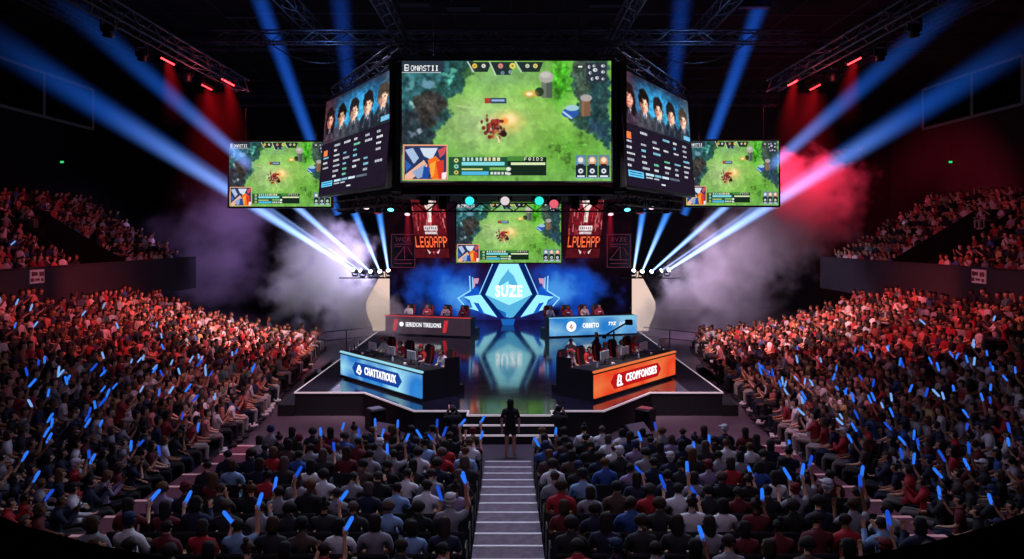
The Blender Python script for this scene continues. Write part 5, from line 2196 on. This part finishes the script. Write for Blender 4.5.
# ------------------------------------------------------------------ the rest of the audience: one mass
def crowd_template(pose):
    m = MB()
    lean = {'lap': .05, 'up': 0, 'one': 0, 'lean': .28, 'clap': .1}[pose]

    def U(x, y, z):
        return rotx((x, y, z), (0, 0, .5), -lean)

    def rings(rs_, mi, n=8):
        b = len(m.v)
        for (x, y, z, rx, ry) in rs_:
            for k in range(n):
                a = 2 * math.pi * k / n
                m.v.append(tuple(U(x + rx * math.cos(a), y + ry * math.sin(a), z)))
        for i in range(len(rs_) - 1):
            for k in range(n):
                m.f.append([b + i * n + k, b + i * n + (k + 1) % n, b + (i + 1) * n + (k + 1) % n, b + (i + 1) * n + k])
                m.m.append(mi(i) if callable(mi) else mi)
                m.sm.append(True)
        m.f.append([b + (len(rs_) - 1) * n + k for k in range(n)])
        m.m.append(mi(len(rs_) - 1) if callable(mi) else mi)
        m.sm.append(True)
    rings([(0, .0, .43, .17, .14), (0, 0, .6, .15, .12), (0, 0, .8, .18, .125), (0, -.005, .95, .215, .11), (0, 0, 1.03, .13, .085), (0, 0, 1.06, .06, .06)], 1)
    rings([(0, .01, 1.04, .055, .055), (0, .02, 1.10, .055, .06), (0, .04, 1.13, .066, .075), (0, .035, 1.2, .078, .09), (0, .02, 1.27, .08, .095), (0, .005, 1.33, .06, .07), (0, 0, 1.355, .02, .025)], lambda i: 0 if i < 3 else 3 if i > 3 else 0)
    # hair down the back of the head
    b = len(m.v)
    for z, rx, ry in ((1.13, .07, .06), (1.2, .085, .09), (1.29, .085, .1), (1.34, .06, .07)):
        for k in range(6):
            a = math.pi + math.pi * k / 5
            m.v.append(tuple(U(rx * math.cos(a), .01 + ry * math.sin(a), z)))
    for i in range(3):
        for k in range(5):
            m.f.append([b + i * 6 + k, b + i * 6 + k + 1, b + (i + 1) * 6 + k + 1, b + (i + 1) * 6 + k])
            m.m.append(3)
            m.sm.append(True)
    hands = []
    for s in (-1, 1):
        sh = U(s * .19, 0, .97)
        key = {'lap': 'lap', 'up': 'mid', 'one': 'up' if s > 0 else 'lap', 'lean': 'keys', 'clap': 'phone'}[pose]
        e, w, hd = ARMS[key]
        el, wr = U(s * e[0], e[1], e[2]), U(s * w[0], w[1], w[2])
        hp = wr + Vector((s * hd[0], hd[1], hd[2])) * .1
        m.tube(sh, el, .06, .045, 6, 1)
        m.tube(el, wr, .042, .03, 6, 0)
        m.tube(wr, hp, .03, .028, 5, 0)
        hands.append(hp)
        m.tube((s * .09, .05, .49), (s * .12, .45, .5), .085, .06, 6, 2)
        m.tube((s * .12, .45, .5), (s * .12, .44, .09), .06, .042, 6, 2)
        m.box((s * .125, .5, .045), (.09, .24, .09), 4)
    return np.array(m.v), m.f, np.array(m.m), hands


TEMPL = {k: crowd_template(k) for k in ('lap', 'up', 'one', 'lean', 'clap')}
FAR_SHIRTS = [('#c9c4c6', 6), ('#121217', 11), ('#22222a', 7), ('#a32a30', 6), ('#d88a84', 4), ('#8f2028', 3), ('#e8e2e0', 5), ('#1f2a4a', 3), ('#8f9096', 3), ('#c96a5a', 3), ('#3a5f98', 2), ('#c7b070', 1), ('#4a7a74', 1)]


def crowd_mass(people, name, label):
    V, FL, LT, CM = [], [], [], []
    off = 0
    for q in people:
        r = random.Random(int(q['p'].x * 1013) * 17 + int(q['p'].y * 733) + q['row'])
        pose = r.choices(['lap', 'up', 'one', 'lean', 'clap'], [5, q.get('up', 1.0), q.get('up', 1.0), 2.2, 2])[0]
        v, f, mi, hands = TEMPL[pose]
        k = r.uniform(.94, 1.07)
        rz = q['rz'] + r.uniform(-.25, .25)
        c, s_ = math.cos(rz) * k, math.sin(rz) * k
        dx, dy = r.uniform(-.06, .06), r.uniform(-.06, .08)
        dz = .33 if r.random() < .012 else 0
        w = np.empty_like(v)
        w[:, 0] = v[:, 0] * c - v[:, 1] * s_ + q['p'].x + dx
        w[:, 1] = v[:, 0] * s_ + v[:, 1] * c + q['p'].y + dy
        w[:, 2] = v[:, 2] * k + q['p'].z + dz
        V.append(w)
        q['pose'], q['xf'] = pose, (rz, k, Vector((q['p'].x + dx, q['p'].y + dy, q['p'].z + dz)))
        cols = [lin(r.choice(SKIN)), lin(pick(r, FAR_SHIRTS)[0]), lin(r.choice(['#14151c', '#1c2638', '#2a2628', '#8a8078', '#b8b0ac'])), lin(r.choice(HAIRC)), lin(r.choice(['#18181c', '#d8d4d4', '#30262a']))]
        for ff, m_ in zip(f, mi):
            FL += [i + off for i in ff]
            LT.append(len(ff))
            CM += [cols[m_]] * len(ff)
        off += len(v)
    V = np.concatenate(V)
    me = bpy.data.meshes.new(name)
    me.vertices.add(len(V))
    me.vertices.foreach_set('co', V.reshape(-1))
    me.loops.add(len(FL))
    me.loops.foreach_set('vertex_index', np.array(FL, dtype=np.int32))
    LT = np.array(LT, dtype=np.int32)
    me.polygons.add(len(LT))
    me.polygons.foreach_set('loop_start', np.concatenate([[0], np.cumsum(LT)[:-1]]).astype(np.int32))
    try:
        me.polygons.foreach_set('loop_total', LT)
    except Exception:
        pass
    me.polygons.foreach_set('use_smooth', np.ones(len(LT), dtype=bool))
    me.update(calc_edges=True)
    at = me.color_attributes.new('Col', 'FLOAT_COLOR', 'CORNER')
    c4 = np.ones((len(FL), 4), dtype=np.float32)
    c4[:, :3] = np.array(CM)
    at.data.foreach_set('color', c4.reshape(-1))
    me.materials.append(M['crowd'])
    o = link(name, me)
    tag(o, label, 'crowd', None, 'stuff')
    return o


for q in far:
    q['up'] = 2.2 if q['block'] == 'lower' and q['p'].y < 26 else .7
crowd_mass(far, 'seated_crowd', 'dense seated audience filling both side stands and upper tiers under red light')

# light sticks among them
fs = random.Random(5)
cand = [q for q in far if in_view(q['p']) and q['block'] == 'lower' and q['pose'] in ('up', 'one', 'clap')]
fs.shuffle(cand)
cand.sort(key=lambda q: (abs(q['p'].y - 19.5) / 7 + fs.uniform(0, 2.2)))
for q in cand[:105] + [q for q in far if in_view(q['p']) and q['block'] == 'upper' and q['pose'] in ('up', 'one')][::22]:
    rz, k, o = q['xf']
    Rz = Matrix.Rotation(rz, 3, 'Z')
    hs = TEMPL[q['pose']][3]
    pair = q['pose'] == 'up' and fs.random() < .5
    wh = q['where'] or f'{"left" if q["s"] < 0 else "right"} upper tier, {ordn(q["row"])} row, {ordn(q["j"])} seat from near end'
    pale = fs.random() < (.15 if q['p'].y < 24 else .6)
    for i, h in enumerate(hs if pair else hs[1:]):
        dd = Rz @ Vector((fs.uniform(-.9, .9), fs.uniform(-.3, .9), 1))
        light_stick(o + Rz @ (h * k), dd, wh, (' in left hand' if i == 0 else ' in right hand') if pair else '', fs.uniform(.72, 1.0), pale)

# plain seats of the stands behind the people: one mass
m = MB()
bx = MB().box((0, -.24, .66), (.45, .05, .44)).box((0, 0, .42), (.45, .42, .06))
bv, bf = np.array(bx.v), bx.f
for q in SEATS:
    if id(q) in near_ids or (not q['taken'] and q['block'] == 'floor'):
        continue
    c, s_ = math.cos(q['rz']), math.sin(q['rz'])
    b = len(m.v)
    for x, y, z in bv:
        m.v.append((x * c - y * s_ + q['p'].x, x * s_ + y * c + q['p'].y, z + q['p'].z))
    for f in bf:
        m.f.append([b + i for i in f])
        m.m.append(0)
        m.sm.append(False)
o = m.build('stand_seating', M['black_fabric'])
tag(o, 'rows of plain black tip-up seats under the audience in the side stands', 'seating', None, 'stuff')
print('near', len(near), 'far', len(far), 'sticks', n_sticks)

# ------------------------------------------------------------------ players, commentators, stage crew
PL = [make_human('sit', 'keys', 'keys', .1, .06, .1, hair=('short', 'cap')), make_human('sit', 'keys', 'keys', .16, -.12, .14, hair=('short', 'curly'))]
CM_ = [make_human('sit', 'keys', 'keys', .12, .1, .0, sleeves='long', hair=('short', 'curly')), make_human('sit', 'keys', 'chin', .12, -.15, .0, female=True, sleeves='long', hair=('long', 'bob'))]


def headset(proto, parent):
    Hd = proto['Hd']
    m = MB()
    pts = [Hd(math.cos(a) * .098, .01, .11 + math.sin(a) * .115) for a in [math.pi * k / 10 for k in range(11)]]
    m.path(pts, .013, 6)
    for s in (-1, 1):
        a, b = Hd(s * .085, .012, .105), Hd(s * .115, .012, .105)
        m.tube(a, b, .042, .038, 10)
    m.path([Hd(.1, .03, .09), Hd(.09, .1, .055), Hd(.05, .128, .045)], .006, 5)
    o = m.build('headset', M['black_plastic'], parent)
    return o


for i, (nm, p, rz, label, k, s) in enumerate(players_todo):
    r = random.Random(i * 7 + 3)
    if nm == 'player':
        proto = PL[i % 2]
        shirt = '#b8262e' if (i + (s > 0)) % 3 else '#d8c8cc'
    else:
        proto = CM_[1 if k in (0,) else 0]
        shirt = ['#d8ccd0', '#b8303a', '#c8a0a0', '#a0283a'][k]
    h = sorted(proto['hair'])[k % len(proto['hair'])]
    o = place_human(proto, h, p, rz, shirt, '#c23a40' if (h == 'cap') else r.choice(HAIRC), r.choice(SKIN[:3]), nm, label, None, 1.0)
    tagm = MB()
    headset(proto, o)
    # jersey mark on the chest
    J = proto['J']
    c = J['chest'][0]
    tagm.box((c.x, c.y + .128, c.z + .02), (.2, .012, .07))
    tagm.build('jersey_mark', pbr('jersey_mark_%d' % i, '#e8e4e6', .7), [c_ for c_ in o.children if c_.name.startswith('shirt')][0])

# woman standing before the stage steps, seen from behind
W_ = make_human('stand', 'down', 'down', .0, 0, .02, female=True, shorts=True, hair=('long',))
ob = place_human(W_, 'long', (.07, 20.55, 0), 0, '#08080b', '#0a0809', '#b08070', 'standing_person', 'person in black top and shorts standing alone at the head of the centre stairs', None, .99)
ob.scale = (1.06, 1.05, 1.0)
# camera operators crouching by the steps and at the stage corner
CR = make_human('crouch', 'camera', 'camera', .12, 0, .0, sleeves='long', hair=('short', 'cap'))


def video_camera(p, rz, label):
    r = empty('video_camera', p, rz, label=label, cat='camera')
    MB().box((0, 0, 0), (.14, .34, .17), bev=.02).build('body', M['black_plastic'], r)
    MB().lathe([(.05, 0), (.06, .06), (.07, .2), (.075, .22)], 12, c=(0, .16, .01), R=Matrix.Rotation(-math.pi / 2, 3, 'X')).build('lens', M['black_metal'], r)
    MB().box((0, .05, .13), (.03, .22, .03)).box((0, -.04, .1), (.03, .03, .05)).box((0, .14, .1), (.03, .03, .05)).build('handle', M['black_plastic'], r)
    MB().box((-.1, -.02, .03), (.02, .12, .08)).build('flip_screen', emis('flip_screen_%d' % int(p[0] * 10), '#c08aa8', .9), r)
    return r


for (px, yd, rz, what, hair) in ((453, 21.9, .15, 'left of the stage steps', 'short'), (558, 21.9, -.2, 'right of the stage steps', 'cap'), (722.5, 30.2, .9, 'at the right corner of the stage', 'cap')):
    p = Vector(((px - CX) * yd / F, yd, 0))
    place_human(CR, hair, p, rz, '#0c0c10', '#0e0c0e', '#b58468', 'camera_operator', f'person in black crouching with a video camera {what}', None, 1.0)
    a, b = CR['hands']['L'][0], CR['hands']['R'][0]
    c = (a + b) / 2 + Vector((0, .02, .03))
    Rz = Matrix.Rotation(rz, 3, 'Z')
    video_camera(p + Rz @ c, rz, f'black video camera held by the crouching person {what}')
# someone by the barrier at the far end of the right front row
G = make_human('stand', 'down', 'cross', 0, .2, 0, sleeves='long', hair=('short',))
place_human(G, 'short', (P(703, 352, 38.6).x, 38.4, 0), 1.2, '#2a2630', '#1a1416', '#c08a70', 'standing_person', 'person in dark clothes standing by the barrier at far right front row', None, .78 * 1.25)
# standing technicians behind the right desk
for i, (px, yd, what, h) in enumerate(((571, 27.6, 'inner end', 'short'), (597, 29.4, 'middle', 'short'))):
    p = Vector(((px - CX) * yd / F, yd, ST))
    place_human(G, h, p, 2.6 - i, ['#b8b0b8', '#1a1a20'][i], '#141012', '#c89278', 'technician', f'person {["in grey top", "in black top"][i]} standing behind the {what} of the red desk', None, .95)
r = empty('camera_crane', (P(615, 0, 28.6).x, 28.9, ST), label='tall black tripod with a boom camera behind the red player desk', cat='camera')
m = MB()
for k in range(3):
    a = 2 * math.pi * k / 3 + .4
    m.tube((.42 * math.cos(a), .42 * math.sin(a), 0), (0, 0, 1.25), .025, .03, 6)
m.build('tripod', M['black_metal'], r)
MB().tube((0, 0, 1.2), (0, 0, 1.7), .035).build('column', M['black_metal'], r)
MB().tube((-.35, 0, 1.55), (.55, -.1, 2.1), .035).build('boom', M['black_metal'], r)
MB().box((.6, -.1, 2.1), (.3, .2, .22), bev=.03).build('camera_body', M['black_plastic'], r)
MB().box((-.4, 0, 1.5), (.16, .16, .16), bev=.02).build('counterweight', M['black_metal'], r)
# ------------------------------------------------------------------ smoke
def smoke(name, lo, hi, blobs, density, label, col, nscale=.55, namp=1.5, edge=.35):
    """A bank of theatrical smoke: overlapping soft lumps broken up by noise. BLOBS: (centre, radius, weight)."""
    lo, hi = Vector(lo), Vector(hi)
    m, nt, N, L = new_mat(name + '_haze')
    out = N.new('ShaderNodeOutputMaterial')
    vs = N.new('ShaderNodeVolumeScatter')
    vs.inputs['Color'].default_value = (*lin(col), 1)
    vs.inputs['Anisotropy'].default_value = .1
    geo = N.new('ShaderNodeNewGeometry')
    ns = N.new('ShaderNodeTexNoise')
    ns.inputs['Scale'].default_value = nscale
    ns.inputs['Detail'].default_value = 4.5
    ns.inputs['Roughness'].default_value = .55
    L.new(geo.outputs['Position'], ns.inputs['Vector'])

    def mt(op, a, b=None, clamp=False):
        n = N.new('ShaderNodeMath')
        n.operation = op
        n.use_clamp = clamp
        for i, v in enumerate((a, b)):
            if v is None:
                continue
            if isinstance(v, (int, float)):
                n.inputs[i].default_value = v
            else:
                L.new(v, n.inputs[i])
        return n.outputs[0]
    nz = mt('MULTIPLY', mt('SUBTRACT', ns.outputs['Fac'], .5), namp)
    total = None
    for c, rad, w in blobs:
        d = N.new('ShaderNodeVectorMath')
        d.operation = 'DISTANCE'
        L.new(geo.outputs['Position'], d.inputs[0])
        d.inputs[1].default_value = c
        v = mt('SUBTRACT', 1.0, mt('DIVIDE', d.outputs['Value'], rad))
        v = mt('ADD', v, nz)
        mr = N.new('ShaderNodeMapRange')
        mr.interpolation_type = 'SMOOTHSTEP'
        mr.inputs['From Min'].default_value = 0.0
        mr.inputs['From Max'].default_value = edge
        mr.inputs['To Max'].default_value = w
        L.new(v, mr.inputs['Value'])
        total = mr.outputs[0] if total is None else mt('MAXIMUM', total, mr.outputs[0])
    L.new(mt('MULTIPLY', total, density), vs.inputs['Density'])
    L.new(vs.outputs[0], out.inputs['Volume'])
    m.cycles.volume_step_rate = .35
    c = (lo + hi) / 2
    o = MB().box((0, 0, 0), tuple(hi - lo)).build(name, m, None, c)
    tag(o, label, 'smoke', None, 'stuff')
    return o


def W(px, py, y):
    return tuple(P(px, py, y))


smoke('smoke', (-17.5, 39, .3), (-5.6, 47.0, 9.0),
      [(W(325, 265, 43.5), 3.0, 1.0), (W(300, 290, 43.0), 2.3, 1.0), (W(345, 300, 42.5), 2.2, 1.0), (W(362, 312, 41.5), 1.9, 1.0), (W(384, 322, 40.4), 1.5, .9), (W(392, 335, 39.6), .9, .8), (W(320, 240, 44), 2.2, .6)],
      .8, 'thick pale lilac smoke cloud billowing up beside the left lamp bar', '#e4dcf0', .8, 2.3, .6)
smoke('smoke', (-28, 47.3, .3), (-14, 54, 13),
      [(W(215, 262, 50.5), 4.2, 1.0), (W(228, 222, 50.5), 3.4, .9), (W(180, 240, 50), 2.6, .6)],
      .2, 'thin dark purple smoke drifting behind the left stand', '#cfc4d8', .6, 2.0, .8)
smoke('smoke', (6.5, 38.8, .3), (29, 54.5, 15.5),
      [(W(652, 326, 40.2), 1.2, .9), (W(664, 318, 40.5), 1.5, 1.0), (W(685, 300, 41.5), 2.0, 1.0), (W(712, 278, 42.5), 2.3, .8), (W(738, 258, 43.5), 3.0, .6), (W(768, 232, 47.5), 3.8, .6), (W(800, 206, 50), 4.0, .9), (W(826, 190, 50.5), 2.9, 1.0), (W(790, 180, 50.5), 2.4, .8), (W(735, 300, 45), 2.8, .4)],
      .48, 'long smoke plume climbing to the right, pale at its foot and red at its top', '#ece4ec', .7, 2.1, .6)
smoke('smoke', (-5.6, 38.4, .9), (-3.9, 39.8, 3.2), [((-4.9, 38.0, 1.5), .9, .8), ((-4.7, 38.2, 2.5), .7, .5)], .5, 'small white puff of smoke before the plum back desk', '#e8e6f0', 1.1, 1.2, .5)


# ------------------------------------------------------------------ lamps
def lamp(kind, loc, target, energy, color, size=.4, angle=50, blend=.6, name='lamp_light', vol=1.0, sy=None):
    d = bpy.data.lights.new(name, kind)
    d.energy = energy
    d.color = color if not isinstance(color, str) else lin(color)
    if kind == 'SPOT':
        d.spot_size = math.radians(angle)
        d.spot_blend = blend
        d.shadow_soft_size = size
    elif kind == 'AREA':
        d.size = size
        d.spread = math.radians(110)
        if sy:
            d.shape = 'RECTANGLE'
            d.size_y = sy
    else:
        d.shadow_soft_size = size
    o = bpy.data.objects.new(name, d)
    COL.objects.link(o)
    o.location = loc
    v = Vector(target) - Vector(loc)
    o.rotation_euler = v.to_track_quat('-Z', 'Y').to_euler()
    d.volume_factor = vol
    return o


for s in (-1, 1):
    lamp('SPOT', (s * 6.5, 34, 12.5), (s * 15.5, 33.5, 1.5), 11500, (1, .11, .11), .5, 62, .9, vol=.0)
    lamp('SPOT', (s * 4.5, 36, 11.5), (s * 13.6, 35.5, 1.5), 9000, (1, .74, .78), .5, 44, .9, vol=.0)
    lamp('SPOT', (s * 11, 27, 13), (s * 17, 28, 3), 3600, (1, .13, .16), .5, 46, .9, vol=.0)
    lamp('SPOT', (s * 10, 32, 13.5), (s * 24, 35, 6.5), 1500, (1, .08, .11), .5, 70, .9, vol=.0)
    lamp('SPOT', (s * 5, 24, 12.5), (s * 12, 18.5, 1), 280, (.62, .3, .5), .5, 70, .9, vol=.0)
    # stage front desks and floor
    lamp('SPOT', (s * 2.2, 22.8, 11.5), (s * 4.6, 27.3, 1.8), 4800, (1, .84, .88), .3, 42, .8, vol=.0)
    lamp('SPOT', (s * 8, 21, 12), (s * 8.2, 24.5, 0), 2600, (1, .42, .55), .5, 52, .9, vol=.0)
    lamp('SPOT', (s * 3.5, 31, 11), (s * 4.5, 40.5, 2), 4500, (1, .8, .85), .3, 40, .8, vol=.2)
    lamp('SPOT', (s * 3.5, 20.5, 12.5), (s * 4.6, 23.2, 0), 1300, (.72, .55, .9), .5, 50, .9, vol=.0)
    # point lamps added to brighten the roof steel
    lamp('POINT', (s * 8.0, 30.0, 14.6), (0, 0, 0), 110, (.2, .42, 1), .3, vol=0)
    lamp('POINT', (s * 5.2, 27, 13.8), (0, 0, 0), 40, (.6, .55, .9), .3, vol=0)
    lamp('POINT', (s * 12.4, 28, 12.4), (0, 0, 0), 70, (1, .1, .12), .3, vol=0)
lamp('SPOT', (0, 23, 12.0), (0, 26, .85), 2200, (.6, .5, .95), .5, 50, .9, vol=.0)
# smoke light
lamp('SPOT', (-6.6, 41.2, 9.6), (-11.5, 43.6, 3.5), 9000, (.72, .6, 1), .4, 60, .9, vol=1.0)
lamp('SPOT', (-8.2, 41.7, 4.2), (-11, 45, 4.2), 750, (.7, .72, 1), .3, 110, .8, vol=1)
lamp('SPOT', (-12, 47.6, 12.5), (-21, 50.5, 6.5), 7000, (.6, .36, .95), .4, 60, .9, vol=1.0)
lamp('SPOT', (6.6, 41.2, 10), (12.5, 44, 4), 8500, (.92, .62, .95), .4, 70, .9, vol=1.0)
lamp('SPOT', (8.2, 41.7, 4.2), (11, 45, 4.2), 1500, (.7, .72, 1), .3, 110, .8, vol=1)
lamp('SPOT', (15.5, 47.6, 13.2), (24, 51, 9.9), 17000, (1, .03, .09), .3, 62, .7, vol=1.0)
# the floor block: cool light from the rig in front, added overhead fill behind
lamp('AREA', (0, 22.0, 12.0), (0, 14.5, 0), 400, (.5, .55, 1), 6, sy=2, vol=0)
lamp('AREA', (0, 6, 16), (0, 15.5, 0), 215, (.66, .5, .72), 9, sy=4, vol=0)
lamp('AREA', (0, 33, 12.4), (0, 33, 0), 500, (.55, .5, .9), 8, sy=8, vol=0)
# added lamp for the big screen's light on the stage and the front rows
lamp('AREA', (0, 23.7, 10.4), (0, 10, 4), 260, (.6, .9, .55), 7, sy=4, vol=0)

w = bpy.data.worlds.new('arena_air')
scene.world = w
w.use_nodes = True
w.node_tree.nodes['Background'].inputs[0].default_value = (.03, .025, .05, 1)
w.node_tree.nodes['Background'].inputs[1].default_value = .25

# ------------------------------------------------------------------ camera
cd = bpy.data.cameras.new('camera')
cd.sensor_width = 36
cd.lens = 36 * F / 1024
cd.shift_x = (512 - CX) / 1024
cd.shift_y = -(279.5 - HY) / 1024
cd.clip_end = 300
co = bpy.data.objects.new('camera', cd)
COL.objects.link(co)
co.location = (0, 0, H)
co.rotation_euler = (math.pi / 2, 0, 0)
scene.camera = co
scene.view_settings.view_transform = 'Standard'
scene.view_settings.look = 'None'
scene.view_settings.exposure = 0
scene.cycles.use_denoising = True
scene.cycles.max_bounces = 5
scene.cycles.diffuse_bounces = 2
scene.cycles.glossy_bounces = 3
scene.cycles.volume_bounces = 1
scene.cycles.volume_max_steps = 256
scene.cycles.sample_clamp_indirect = 3
